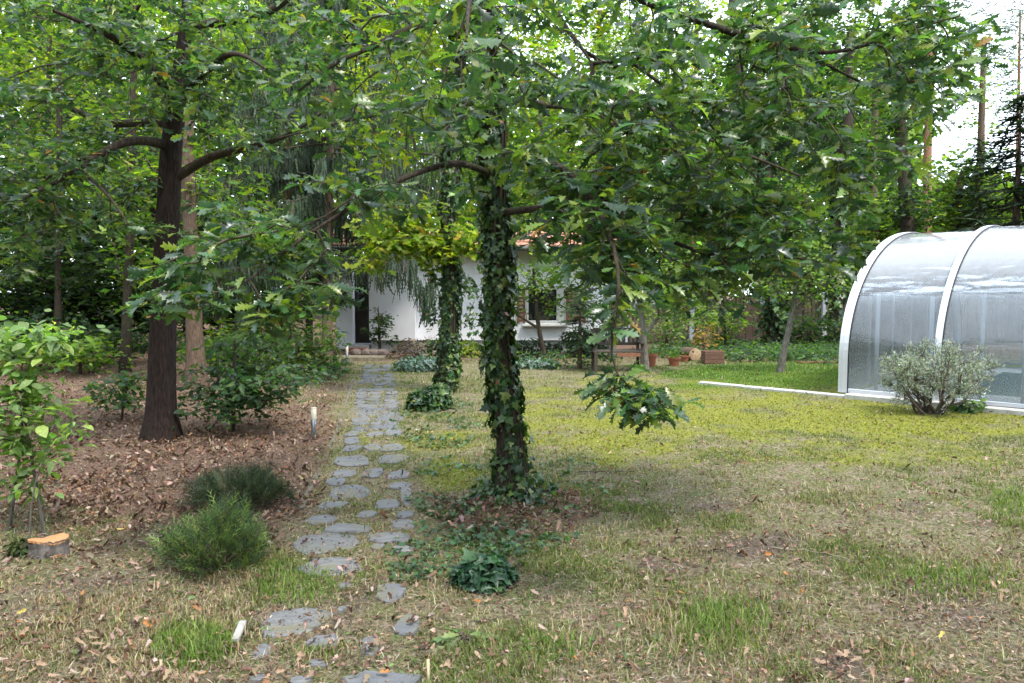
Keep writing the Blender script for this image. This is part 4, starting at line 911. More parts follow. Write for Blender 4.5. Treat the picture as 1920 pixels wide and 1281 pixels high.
tree('elder_tree', 'pale many stemmed tree close to the right end of the house wall', [(1148, 655, 16), (1146, 600, 12), (1150, 540, 11), (1145, 470, 8)], 18.0,
     [(1140, 500, 60, 50, .8, 0, 50), (1170, 560, 40, 40, .6, 0, 26)], 9, .11, WOOD_C, 'bark_grey', tpl=OVAL, spread=.18, limb_rows=[[(1148, 620, 9, 0), (1120, 585, 7, 0), (1100, 570, 4, 0)], [(1150, 650, 10, 0), (1162, 590, 9, .1), (1168, 520, 6, .1)]])
tree('broadleaf_shrub', 'dark twiggy shrub growing up the white wall by the doorway', [(713, 664, 7), (712, 640, 5), (710, 600, 4), (709, 575, 2)], 19.0,
     [(712, 605, 22, 28, .3, 0, 40), (700, 625, 24, 20, .25, 0, 26), (728, 600, 12, 12, .2, 0, 10), (736, 640, 6, 14, .1, 0, 6)], 6, .085, DARK_C, 'bark', tpl=OVAL, spread=.1, flare=0)
# understorey beside the left oak
for (rows, Y, crown, n_, sz, cl, lb, nm) in (
    ([(437, 812, 8), (438, 740, 6), (440, 660, 5), (442, 590, 3)], gp(437, 812)[1], [(430, 772, 120, 20, .7, 0, 100), (450, 735, 115, 17, .7, 0, 80), (510, 705, 100, 16, .6, 0, 70), (385, 808, 70, 18, .5, 0, 50), (470, 650, 90, 22, .6, .3, 44), (415, 695, 80, 16, .6, .2, 40)], 8, .075, ([(.028, .062, .026), (.045, .092, .034), (.075, .13, .04)], [.42, .38, .20]), 'dark leafy sapling with a thin black stem right of the left oak', 'beech_sapling'),
    ([(575, 700, 5), (560, 670, 4), (540, 640, 3)], 14.2, [(560, 650, 90, 45, .8, 0, 110), (520, 690, 90, 26, .7, 0, 70), (600, 620, 40, 50, .6, .5, 40)], 8, .085, WOOD_C, 'spreading green sapling between the left oak and the path', 'beech_sapling'),
    ([(222, 812, 5), (226, 770, 4), (240, 720, 3)], 9.2, [(235, 755, 70, 18, .5, 0, 40), (205, 728, 60, 14, .4, 0, 30), (250, 790, 40, 14, .4, 0, 16), (235, 705, 45, 14, .4, 0, 16)], 7, .08, ([(.05, .1, .04), (.08, .13, .04)], [.6, .4]), 'small green sapling just left of the left oak trunk', 'oak_sapling')):
    tree(nm, lb, rows, Y, crown, n_, sz, cl, 'bark', tpl=OVAL, material='beech', spread=.11, upn=.9, flare=0, twig='twig')
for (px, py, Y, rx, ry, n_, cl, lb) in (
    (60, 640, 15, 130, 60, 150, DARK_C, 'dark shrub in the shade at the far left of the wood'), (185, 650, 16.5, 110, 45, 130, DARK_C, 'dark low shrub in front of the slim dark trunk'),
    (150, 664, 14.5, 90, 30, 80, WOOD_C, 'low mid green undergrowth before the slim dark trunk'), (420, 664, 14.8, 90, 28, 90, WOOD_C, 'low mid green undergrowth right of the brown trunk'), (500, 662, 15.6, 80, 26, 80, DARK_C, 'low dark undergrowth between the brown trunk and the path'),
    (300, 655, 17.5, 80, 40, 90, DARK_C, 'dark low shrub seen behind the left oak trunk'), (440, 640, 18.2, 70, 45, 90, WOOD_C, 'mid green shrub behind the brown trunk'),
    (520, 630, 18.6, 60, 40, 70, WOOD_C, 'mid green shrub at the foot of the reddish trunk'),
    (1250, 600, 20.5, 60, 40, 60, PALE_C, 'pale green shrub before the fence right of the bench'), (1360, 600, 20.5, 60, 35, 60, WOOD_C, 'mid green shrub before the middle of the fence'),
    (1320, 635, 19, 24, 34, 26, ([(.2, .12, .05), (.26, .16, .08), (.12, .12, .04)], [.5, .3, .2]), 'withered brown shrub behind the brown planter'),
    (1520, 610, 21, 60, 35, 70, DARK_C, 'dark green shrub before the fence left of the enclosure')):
    gpt = pt(px, py, Y)
    tree('broadleaf_shrub', lb, [(px, 700, 8), (px, 660, 6), (px, py, 4)], Y, [(px, py, rx, ry, 1.0, 0, n_)], 10, .13, cl, 'bark', tpl=DIA, spread=.24, flare=0)
# ---------------------------------------------------------------- ivy
def ivy(label, rows, radii_mul, n_, size, parts, dens=lambda z: 1.0, spread=.06, extra=None):
    t = thing('climbing_ivy', (*rows[0][:2], 0), label, 'ivy')
    Q = poly(rows, .08); zz = Q[:, 2]
    z = RNG.uniform(.02, zz.max(), n_ * 2); z = z[RNG.random(len(z)) < np.array([dens(v) for v in z])][:n_]; k = len(z)
    a = RNG.uniform(0, 6.283, k)
    a = a + .5 * np.sin(3 * a + z * 2)
    c = np.stack([np.interp(z, zz, Q[:, i]) for i in range(3)], 1); r = np.interp(z, zz, Q[:, 3])
    patch = fbm(a * 1.1 + 9, z * 2.6, 77, 3)
    kp = (patch > .33); a, c, r, z, patch = a[kp], c[kp], r[kp], z[kp], patch[kp]; k = len(z)
    out = np.stack([np.cos(a), np.sin(a), np.zeros(k)], 1)
    P = c + out * (r * 1.03 + .01 + spread * RNG.random(k) ** 1.5 * (.4 + 1.6 * np.clip(patch - .36, 0, .3) / .3))[:, None]
    D = norm(np.array([0, 0, -1.]) + RNG.normal(0, .55, (k, 3)) + out * .35); Nn = norm(out + RNG.normal(0, .35, (k, 3)) + np.array([0, 0, .35]))
    if extra is not None:
        P = np.concatenate([P, extra[0]]); D = np.concatenate([D, extra[1]]); Nn = np.concatenate([Nn, extra[2]])
    k = len(P); S = size * np.clip(1 + RNG.normal(0, .42, k), .4, 2.0)
    C = mixcol(k, *IVY_C)
    foliage('foliage', t, IVYL, P, D, Nn, S, C, M['ivy'], parts)
    st = []
    for j in range(9):
        aa = RNG.uniform(0, 6.28); zq = np.linspace(0, min(zz.max(), 4.2), 26); cc = np.stack([np.interp(zq, zz, Q[:, i]) for i in range(3)], 1); rr = np.interp(zq, zz, Q[:, 3]); aa = aa + np.cumsum(RNG.normal(0, .12, 26))
        st.append((cc + np.stack([np.cos(aa), np.sin(aa), zq * 0], 1) * (rr + .012)[:, None], np.full(26, .009)))
    V, q = tubes_mesh(st, 5); o = link('stems', raw_mesh('stems', V, q, M['twig'], smooth=True), t); o['kind'] = 'stuff'
    return t
def heap(c, rx, ry, h, n_):
    """leaves over a low mound"""
    a = RNG.uniform(0, 6.283, n_); u = np.sqrt(RNG.random(n_)) ; x = c[0] + rx * u * np.cos(a); y = c[1] + ry * u * np.sin(a)
    lump = .75 + .5 * fbm(x * 5, y * 5, 91, 2)
    z = np.maximum(0, h * np.sqrt(np.clip(1 - u ** 2.2, 0, 1)) * lump) * (RNG.random(n_) ** .35) + .012
    out = np.stack([np.cos(a) * u, np.sin(a) * u, .8 * np.ones(n_)], 1)
    return np.stack([x, y, z + ground_h(x, y)], 1), norm(np.stack([np.cos(a), np.sin(a), -.4 * np.ones(n_)], 1) + RNG.normal(0, .6, (n_, 3))), norm(out + RNG.normal(0, .35, (n_, 3)))
ex = heap(b0, .34, .30, .10, 300)
ivy('dense dark ivy climbing the trunk of the middle oak', pxline([(965, 934, D0, .13), (957, 860, D0, .098), (950, 768, D0, .083), (936, 684, D0, .079), (930, 600, D0, .076), (930, 430, D0, .074), (928, 300, D0, .073), (925, 150, D0, .075), (907, 20, D0, .072)]), 1, 5600, .048, 300,
    dens=lambda z: .55 if z < .75 else 1.0, spread=.04, extra=ex)
Y2 = gp(836, 736)[1]
ex2 = []
for (px, py, rx, ry, k_) in ((806, 590, 20, 34, 70), (884, 600, 18, 40, 70), (806, 650, 14, 20, 30), (880, 540, 22, 26, 60), (812, 520, 16, 24, 40)):
    u_ = norm(RNG.normal(size=(k_, 3))) * RNG.random((k_, 1)) ** .5; ex2.append(pt(px, py, Y2) + u_ * np.array([rx / ppm(Y2), .15, ry / ppm(Y2)]))
ex2 = np.concatenate(ex2); ex2 = (ex2, norm(RNG.normal(size=ex2.shape) * (1, 1, .5) + (0, 0, -.5)), norm(RNG.normal(0, .5, ex2.shape) + (0, -.5, .7)))
ivy('dark ivy wrapping the thinner trunk beside the path', pxline([(836, 736, Y2, .14), (842, 640, Y2, .11), (845, 520, Y2, .10), (842, 420, Y2, .095), (848, 300, Y2, .095), (855, 180, Y2, .09), (862, 40, Y2, .08)]), 1, 6000, .064, 0, spread=.055, extra=ex2)
ivy('dark ivy on the leaning trunk by the fence', pxline([(1452, 655, 21.5, .26), (1456, 600, 21.5, .23), (1450, 480, 21.5, .2), (1440, 330, 21.5, .17), (1405, 230, 21.5, .15)]), 1, 2600, .12, 0, spread=.2)
ivy('dark ivy on the upright trunk left of the enclosure', pxline([(1572, 655, 22, .2), (1572, 560, 22, .17), (1570, 450, 22, .16), (1576, 330, 22, .16)]), 1, 1500, .12, 0, spread=.14)

def mound(name, label, cat, px, py, rx, ry, h, n_, tpl, size, cols, material, parts=0, group=None, fine=None):
    c = base_of(px, py); t = thing(name, c, label, cat, group)
    P, D, Nn = heap(c, rx, ry, h, n_); S = size * np.clip(1 + RNG.normal(0, .3, n_), .5, 1.7)
    foliage('foliage', t, tpl, P, D, Nn, S, mixcol(n_, *cols), material, parts)
    st = [(np.array([c + (RNG.normal(0, .03), RNG.normal(0, .03), -.02), P[j] * .5 + c * .5 + (0, 0, .02), P[j]]), np.array([.007, .005, .002])) for j in RNG.choice(n_, min(n_, 40), False)]
    V, q = tubes_mesh(st, 4); o = link('stems', raw_mesh('stems', V, q, M['twig']), t); o['kind'] = 'stuff'
    return t
mound('ivy_bush', 'rounded dark ivy bush at the foot of the second ivy trunk', 'ivy bush', 805, 768, .30, .26, .32, 800, IVYL, .075, IVY_C, M['ivy'])
mound('ivy_bush', 'low dark green ivy clump on the lawn right of the stone path in front', 'ivy bush', 908, 1092, .165, .16, .12, 330, IVYL, .055, ([(.016, .05, .026), (.03, .075, .035), (.05, .10, .04)], [.5, .35, .15]), M['ivy'], 200)
mound('ground_shrub', 'pale blue green low shrub beside the far end of the path', 'shrub', 787, 694, .55, .45, .27, 900, OVAL, .085, ([(.10, .16, .13), (.15, .21, .17), (.06, .11, .08)], [.4, .35, .25]), M['ivy'])
mound('ground_shrub', 'pale blue green low shrub behind the middle oak trunk', 'shrub', 1000, 690, .55, .4, .2, 600, OVAL, .085, ([(.10, .16, .13), (.15, .21, .17), (.06, .11, .08)], [.4, .35, .25]), M['ivy'])
mound('dry_shrub', 'reddish grey twiggy shrub at the foot of the white wall', 'shrub', 788, 672, .75, .5, .5, 900, OVAL, .07, ([(.16, .11, .09), (.22, .16, .12), (.10, .12, .06)], [.4, .3, .3]), M['litter'])
mound('ground_shrub', 'yellow green leafy plant between the two ivy trunks', 'plant', 880, 668, .45, .4, .35, 350, OVAL, .11, YEL_C, M['leafbg'])
mound('ground_shrub', 'dark low bush along the plinth under the house window', 'shrub', 985, 668, .9, .4, .42, 700, OVAL, .09, DARK_C, M['ivy'])
mound('ground_shrub', 'dark green bush behind the young fir by the house', 'shrub', 1095, 668, .75, .5, .75, 900, OVAL, .1, DARK_C, M['ivy'])
mound('weed', 'small broad leaved green weed at the curb right of the grey lavender', 'weed', 1822, 772, .16, .12, .16, 60, OVAL, .12, ([(.08, .15, .06), (.13, .2, .09)], [.6, .4]), M['beech'])
mound('weed', 'small pale green toothed seedling on the dry grass right of the path', 'weed', 868, 1200, .075, .06, .03, 14, OAK_MID, .085, ([(.15, .22, .09)], [1]), M['beech'], 14)

# low juniper bushes
def juniper(label, px, py, rx, ry, h, n_, cols):
    c = base_of(px, py); t = thing('juniper_bush', c, label, 'bush', 'low junipers left of the path')
    a = RNG.uniform(0, 6.283, n_); el = np.arcsin(RNG.random(n_) ** .9); q = RNG.uniform(.35, 1, n_) ** .6
    lump = .55 + .9 * fbm(np.cos(a) * 2.2 + px, np.sin(a) * 2.2 + el * 2.5, 19, 3)
    o_ = np.stack([np.cos(a) * np.cos(el) * rx, np.sin(a) * np.cos(el) * ry, np.sin(el) * h], 1) * (q * lump)[:, None]
    P = c + o_ + np.array([0, 0, .03]); P[:, 2] = np.maximum(P[:, 2], .02)
    D = norm(o_ / np.array([rx, ry, h]) * .8 + np.array([0, 0, .75]) + RNG.normal(0, .4, (n_, 3)))
    kp = fbm(P[:, 0] * 11, P[:, 1] * 11 + P[:, 2] * 9, 29, 3) > .40; P, D, o_ = P[kp], D[kp], o_[kp]; n_ = len(P)
    C = mixcol(n_, *cols, jit=.28)
    foliage('foliage', t, NEED, P, D, norm(RNG.normal(size=(n_, 3))), RNG.uniform(.05, .14, n_), C, M['needle'])
    st = [(np.array([c + (0, 0, -.02), c + o_[j] * .5, c + o_[j]]), np.array([.012, .008, .003])) for j in RNG.choice(n_, 70, False)]
    V, qq = tubes_mesh(st, 4); s_ = link('stems', raw_mesh('stems', V, qq, M['twig']), t); s_['kind'] = 'stuff'
juniper('bright green low juniper bush in the front left, nearer to the camera', 410, 1060, .30, .26, .31, 4400, ([(.042, .075, .038), (.085, .14, .042), (.15, .215, .055), (.03, .055, .03), (.16, .11, .06)], [.31, .29, .24, .11, .05]))
juniper('dark dull green low juniper bush behind the brighter one', 455, 950, .37, .28, .21, 3400, ([(.04, .058, .034), (.06, .085, .04), (.03, .042, .03), (.12, .11, .065)], [.4, .3, .2, .1]))

# grey lavender in front of the enclosure
lc = base_of(1745, 776)
lv = thing('lavender_bush', lc, 'woody silver grey lavender bush in front of the pool enclosure', 'lavender')
st = []; P = []; D = []
for j in range(15):                                       # crooked woody boughs
    a = j * 2.4 + RNG.normal(0, .3); u = math.sqrt((j + .6) / 15)
    e = lc + np.array([.60 * u * math.cos(a) + .06, .42 * u * math.sin(a), (.82 - .26 * u ** 2) * RNG.uniform(.85, 1.0)])
    s = np.linspace(0, 1, 8)[:, None]; c0 = lc + np.array([RNG.normal(0, .06), RNG.normal(0, .05), -.02])
    Q = c0 + (e - c0) * s + np.array([(e - c0)[0] * .5, (e - c0)[1] * .5, -.10]) * (s * (1 - s)) * 1.6 + RNG.normal(0, .03, (8, 3)) * (s * (1 - s) * 4)
    st.append((Q, np.linspace(.021, .009, 8)))
    for w in range(15):
        b2 = Q[RNG.integers(3, 8)]; d = norm((b2 - lc) * np.array([.9, .9, .3]) + RNG.normal(0, .5, 3) + np.array([0, 0, .3])); L = RNG.uniform(.12, .3)
        t2 = b2 + d * L; st.append((np.array([b2, (b2 + t2) / 2 + RNG.normal(0, .02, 3), t2]), np.array([.005, .0035, .002])))
        for v in range(13):
            p0 = b2 + d * L * RNG.uniform(.35, 1); d2 = norm(d + RNG.normal(0, .8, 3) + np.array([0, 0, .35])); L2 = RNG.uniform(.05, .13)
            if (p0 + d2 * L2)[2] - lc[2] < .30 and RNG.random() < .75: continue
            if v < 4: st.append((np.array([p0, p0 + d2 * L2]), np.array([.002, .0012])))
            for q in np.linspace(.05, 1, 8): P.append(p0 + d2 * L2 * q); D.append(d2 * .7 + RNG.normal(0, .6, 3))
V, q = tubes_mesh(st, 5); s_ = link('stems', raw_mesh('stems', V, q, simple('lavender_wood', (.085, .066, .055), .9, var=.4, scale=20)), lv); s_['kind'] = 'stuff'
P = np.array(P); D = norm(np.array(D)); k = len(P)
foliage('foliage', lv, (np.array([(0, 0, 0), (.5, .10, .02), (1, 0, 0), (.5, -.10, .02)]), np.array([(0, 2, 1), (0, 3, 2)])), P, D, norm(RNG.normal(size=(k, 3))), RNG.uniform(.025, .055, k), mixcol(k, [(.27, .31, .26), (.38, .42, .37), (.15, .18, .13), (.22, .19, .13)], [.38, .27, .23, .12]), M['needle'])

# left foreground beech sapling
sc_ = base_of(75, 1003)
sap = thing('beech_sapling', sc_, 'bright green beech sapling with thin stems at the left edge of the picture', 'sapling')
YB = sc_[1]
lines = [[(82, 1000, YB, .012), (70, 920, YB, .010), (52, 820, YB, .008), (40, 740, YB, .007), (60, 660, YB, .004), (110, 625, YB, .002)], [(18, 1000, YB + .1, .012), (30, 900, YB + .1, .010), (45, 800, YB + .05, .008), (20, 700, YB, .006), (-10, 600, YB, .004)],
         [(55, 1003, YB - .15, .007), (60, 930, YB - .15, .006), (75, 870, YB - .15, .004), (110, 820, YB - .15, .002)]]
limbs = [poly(pxline(r), .06) for r in lines]
for L_ in limbs: L_[0, 2] = 0
T = blobs([(40, 640, YB, 90, 50, .3, 44), (120, 625, YB, 40, 22, .2, 9), (30, 720, YB, 70, 30, .3, 26), (50, 770, YB, 100, 40, .35, 36), (20, 830, YB, 60, 36, .3, 20), (100, 855, YB, 40, 25, .2, 8), (50, 905, YB, 50, 28, .2, 8), (130, 790, YB, 36, 20, .2, 5), (-60, 700, YB, 60, 130, .4, 30)])
paths, ends, tips = grow(limbs, T, tip=.0013, step=.1)
add_branches(sap, limbs, paths, M['bark_grey'], M['twig'])
P, D, Nn, S = rosettes(ends, tips, 6, .072, spread=.12, upn=1.1, droop=-.2); P = P + RNG.normal(0, .03, P.shape)
foliage('crown', sap, OVAL, P, D, Nn, S, mixcol(len(P), [(.16, .25, .09), (.22, .31, .12), (.28, .33, .08), (.10, .17, .06)], [.4, .32, .12, .16]), M['beech'], 300, 'leaf')

# ---------------------------------------------------------------- small objects
# cut stump
sc2 = base_of(93, 1040)
stp_ = thing('tree_stump', sc2, 'freshly cut orange topped tree stump in the front left', 'stump')
nn = 40; th = np.linspace(0, 2 * np.pi, nn, endpoint=False)
rr = .083 * (1 + .16 * np.sin(th * 2 + .6) + .10 * np.sin(3 * th + 2) + .05 * np.sin(7 * th))
zs = [(-.06, 1.14), (.02, 1.0), (.06, .94), (.097, 1.0)]
V = [(sc2[0] + rr[k] * m_ * math.cos(th[k]) * 1.12, sc2[1] + rr[k] * m_ * math.sin(th[k]), sc2[2] + z + (.012 * math.sin(th[k] * 2) if z > .1 else 0) + (RNG.normal(0, .004) if z < .1 else 0)) for z, m_ in zs for k in range(nn)]
MB().add(V, [(i * nn + k, i * nn + (k + 1) % nn, (i + 1) * nn + (k + 1) % nn, (i + 1) * nn + k) for i in range(3) for k in range(nn)]).build('bark', bark_mat('birch_bark', (.02, .016, .014), (.20, .18, .165), scale=2.2), stp_)
m, n, l, b = mat('cut_wood')
tc = n.new('ShaderNodeTexCoord'); mp = n.new('ShaderNodeMapping'); mp.inputs['Location'].default_value = tuple(-v for v in sc2); l.new(tc.outputs['Object'], mp.inputs[0])
wv = n.new('ShaderNodeTexWave'); wv.wave_type = 'RINGS'; wv.rings_direction = 'Z'; wv.inputs['Scale'].default_value = 26; wv.inputs['Distortion'].default_value = 3; l.new(mp.outputs[0], wv.inputs['Vector'])
r = ramp(n, [(.2, (.27, .125, .05)), (.8, (.43, .225, .10))]); l.new(wv.outputs['Fac'], r.inputs[0]); l.new(r.outputs[0], b.inputs['Base Color']); b.inputs['Roughness'].default_value = .8
V = [(sc2[0] + rr[k] * f_ * math.cos(th[k]) * 1.12, sc2[1] + rr[k] * f_ * math.sin(th[k]), sc2[2] + .105 + .012 * math.sin(th[k] * 2) * f_ - .006 * (1 - f_)) for f_ in (.985, .6, .3) for k in range(nn)] + \
    [(sc2[0] + rr[k] * .985 * math.cos(th[k]) * 1.12, sc2[1] + rr[k] * .985 * math.sin(th[k]), sc2[2] + .090 + .012 * math.sin(th[k] * 2)) for k in range(nn)]
MB().add(V, [(i * nn + k, i * nn + (k + 1) % nn, (i + 1) * nn + (k + 1) % nn, (i + 1) * nn + k) for i in range(2) for k in range(nn)] + [tuple(range(2 * nn, 3 * nn))] + [(k, 3 * nn + k, 3 * nn + (k + 1) % nn, (k + 1) % nn) for k in range(nn)]).build('cut_face', m, stp_)
ms = mound('moss_clump', 'dark moss clump against the left side of the cut stump', 'moss', 46, 1040, .09, .07, .09, 260, OVAL, .03, ([(.05, .065, .015), (.03, .045, .012)], [.5, .5]), M['blade'])

# path lights
M['steel'] = simple('brushed_steel', (.3, .3, .31), .3, metal=.9, var=.1, scale=20, bump=.03)
M['opal'] = simple('opal_plastic', (.55, .52, .43), .45, var=.04, bump=0)
def path_light(label, px, py, h, r_):
    c = base_of(px, py); t = thing('path_light', c, label, 'garden light', 'path lights')
    MB().lathe([(0, -.02), (r_ * 1.7, -.02), (r_ * 1.7, .008), (r_ * 1.05, .012)], c, 18).build('base_plate', M['steel'], t, False)
    MB().lathe([(r_, .0), (r_, h * .62), (r_ * .9, h * .63)], c, 20).build('post', M['steel'], t, True)
    MB().lathe([(r_ * .98, h * .632), (r_ * 1.02, h * .64), (r_ * 1.02, h * .96), (r_ * .9, h * .975)], c, 20).build('lamp_shade', M['opal'], t, True)
    MB().lathe([(r_ * 1.03, h * .965), (r_ * 1.05, h), (0, h + .003)], c, 20).build('cap', M['opal'], t, False)
path_light('steel bollard light with a cream top on the leaf litter left of the path', 589, 823, .345, .029)
path_light('small far path light by the brick step of the house', 651, 683, .40, .03)

# garden bench
by = gp(1160, 697)[1]
bx0, bx1 = float(pt(1112, 697, by)[0]), float(pt(1203, 697, by)[0])
bench = thing('garden_bench', ((bx0 + bx1) / 2, by, 0), 'dark weathered wooden garden bench with a slatted back under the trees', 'bench')
M['bench'] = simple('bench_wood', (.05, .04, .03), .85, var=.35, scale=9, bump=.3, stretch=(.5, 3, 3))
M['bench_red'] = simple('reddish_bench_rail', (.2, .09, .05), .8, var=.3, scale=9)
for x in (bx0 + .03, bx1 - .03):
    MB().box((x, by - .22, .21), (.07, .07, .46), bev=.006).build('leg', M['bench'], bench)
    MB().bar((x, by + .26, -.03), (x, by + .38, .86), .06, .075, .006).build('leg', M['bench'], bench)
    MB().box((x, by + .03, .60), (.075, .58, .04), bev=.006).build('armrest', M['bench'], bench)
    MB().box((x, by - .19, .515), (.055, .055, .13)).build('arm_post', M['bench'], bench)
for k in range(5): MB().box(((bx0 + bx1) / 2, by - .21 + k * .105, .425), (bx1 - bx0 + .06, .085, .028), bev=.005).build('seat_slat', M['bench'], bench)
MB().box(((bx0 + bx1) / 2 + .2, by - .235, .365), ((bx1 - bx0) * .5, .028, .075), bev=.004).build('apron', M['bench_red'], bench)
for z, w in ((.55, .06), (.84, .085)): MB().box(((bx0 + bx1) / 2, by + .27 + .12 * (z / .86), z), (bx1 - bx0 - .07, .035, w), bev=.005).build('back_rail', M['bench'], bench)
for k in range(9):
    x = bx0 + .12 + k * (bx1 - bx0 - .24) / 8
    MB().bar((x, by + .345, .57), (x, by + .385, .81), .045, .016).build('back_slat', M['bench'], bench)

# pots, planter, log and leaves
M['terra'] = simple('terracotta', (.27, .095, .055), .85, var=.25, scale=9, bump=.15)
M['soil'] = simple('potting_soil', (.06, .045, .035), .95, var=.4, scale=30, bump=.6)
def pot(label, px, py, r_, h, plant):
    c = base_of(px, py); t = thing('flower_pot', c, label, 'flower pot', 'terracotta pots beside the bench')
    MB().lathe([(0, -.01), (r_ * .74, -.01), (r_ * .95, h * .8), (r_ * 1.06, h * .8), (r_ * 1.08, h), (r_ * .95, h), (r_ * .93, h * .86)], c, 22).build('body', M['terra'], t, False)
    MB().lathe([(r_ * .935, h * .86), (0, h * .89)], c, 22).build('soil', M['soil'], t)
    k = plant; P = c + np.stack([RNG.normal(0, r_ * .45, k), RNG.normal(0, r_ * .45, k), h * .9 + RNG.random(k) * .1], 1)
    foliage('plant', t, OVAL, P, norm(RNG.normal(size=(k, 3)) + (0, 0, .8)), norm(RNG.normal(size=(k, 3)) + (0, 0, .5)), np.full(k, .075), mixcol(k, *WOOD_C), M['leafbg'])
pot('larger dark red terracotta pot just behind the right leg of the bench', 1219, 687, .145, .27, 18)
pot('smaller terracotta pot with a low plant standing alone on the grass right of the bench', 1264, 685, .135, .19, 45)
pot('small dark pot lying between the terracotta pot and the log', 1284, 678, .10, .14, 5)
pc = base_of(1336, 681)
pl = thing('planter_box', pc, 'low brown wooden planter box near the fence right of the pots', 'planter')
M['planter'] = simple('brown_planter_wood', (.15, .08, .055), .85, var=.3, scale=10, stretch=(1, 1, 4))
for k in range(3):
    for sy in (-.16, .16): MB().box((pc[0], pc[1] + sy, .05 + k * .095), (.44, .025, .09), bev=.004).build('board', M['planter'], pl)
    for sx in (-.21, .21): MB().box((pc[0] + sx, pc[1], .05 + k * .095), (.022, .29, .09), bev=.004).build('board', M['planter'], pl)
MB().box((pc[0], pc[1], .12), (.39, .29, .2)).build('soil', M['soil'], pl)
lg = thing('log', base_of(1298, 676), 'short pale cut log lying beside the brown planter', 'log')
c = base_of(1298, 676) + (0, 0, .15)
MB().tube([c + (-.08, .35, 0), c + (0, 0, .01), c + (.03, -.12, .01)], [.15, .155, .15], 16, caps=False).build('bark', M['bark_brown'], lg, True)
a = np.linspace(0, 6.283, 16, endpoint=False)
MB().add([(c[0] + .03 + .15 * math.cos(t), c[1] - .124, c[2] + .01 + .15 * math.sin(t)) for t in a] + [(c[0] + .03, c[1] - .135, c[2])], [(k, (k + 1) % 16, 16) for k in range(16)]).build('cut_face', simple('log_end', (.42, .29, .18), .85, var=.25, scale=16), lg)
# sticks
def stick(label, pts, r0, material, nm='stick', cat='stick'):
    P = np.array([gp(*p) for p in pts]); P[:, 2] = [float(ground_h(a, c_)) + .012 + r0 for a, c_, _ in P]
    Q = poly(np.c_[P, np.linspace(r0, r0 * .5, len(P))], .04); Q[1:-1, :3] += RNG.normal(0, .003, (len(Q) - 2, 3))
    o = MB().tube(Q[:, :3], Q[:, 3], 7).build(nm, material, None, True); props(o, label, cat)
stick('thin bent grey twig lying on the dry grass at the right', [(1450, 1031), (1500, 1034), (1545, 1040), (1590, 1053)], .006, M['twig_pale'])
stick('long thin twig lying flat on the lawn right of the middle oak', [(1085, 890), (1130, 889), (1190, 887)], .006, M['twig'])
stick('dark short twig on the bare patch behind the thin grey twig', [(1310, 1036), (1345, 1034), (1375, 1033)], .006, M['twig'])
stick('brown stick lying among dead grass right of the green clump', [(890, 1169), (925, 1165), (960, 1157)], .004, M['twig'])
o = MB(); p = gp(448, 1193); q_ = gp(441, 1207); d_ = gp(456, 1178)
o.bar(q_ + (0, 0, .015), d_ + (0, 0, .03), .035, .022, .004); props(o.build('wood_offcut', simple('grey_offcut', (.27, .26, .235), .85, var=.2, scale=18)), 'small pale grey offcut lying left of the path stones', 'offcut')
p = gp(803, 1281); o = MB().tube([p + (0, 0, -.03), p + (0, .0, .1)], [.006, .006], 8); props(o.build('marker_peg', simple('cane', (.45, .36, .22), .8), None, True), 'thin pale peg standing in the grass at the bottom edge', 'peg')
p = base_of(1575, 700)
stick('rusty rod lying in the green border left of the enclosure', [(1495, 682), (1530, 681), (1570, 681)], .02, M['bench_red'], 'rusty_rod', 'rod')
# ---------------------------------------------------------------- ground cover, grass, litter
def scatter(n_, d0, d1, widen=1.6, px0=-200, px1=2120):
    d = np.exp(RNG.uniform(np.log(d0), np.log(d1), n_)); u = RNG.uniform(-.75 * widen, .75 * widen, n_) * d
    return u, d
def stone_clear(x, y):
    k = np.ones(len(x), bool); lim = .35 + .6 * RNG.random(len(x)) ** .6
    for (c, a, b_) in stones:
        k &= ~(((x - c[0]) / (a * .93)) ** 2 + ((y - c[1]) / (b_ * .93)) ** 2 < lim)
    return k
def in_enc(x, y):
    q = np.stack([x, y], -1) - B0; s = q @ AX; t = q @ NX
    return (s > -.05) & (t > -.26) & (t < 2 * AA + .2)
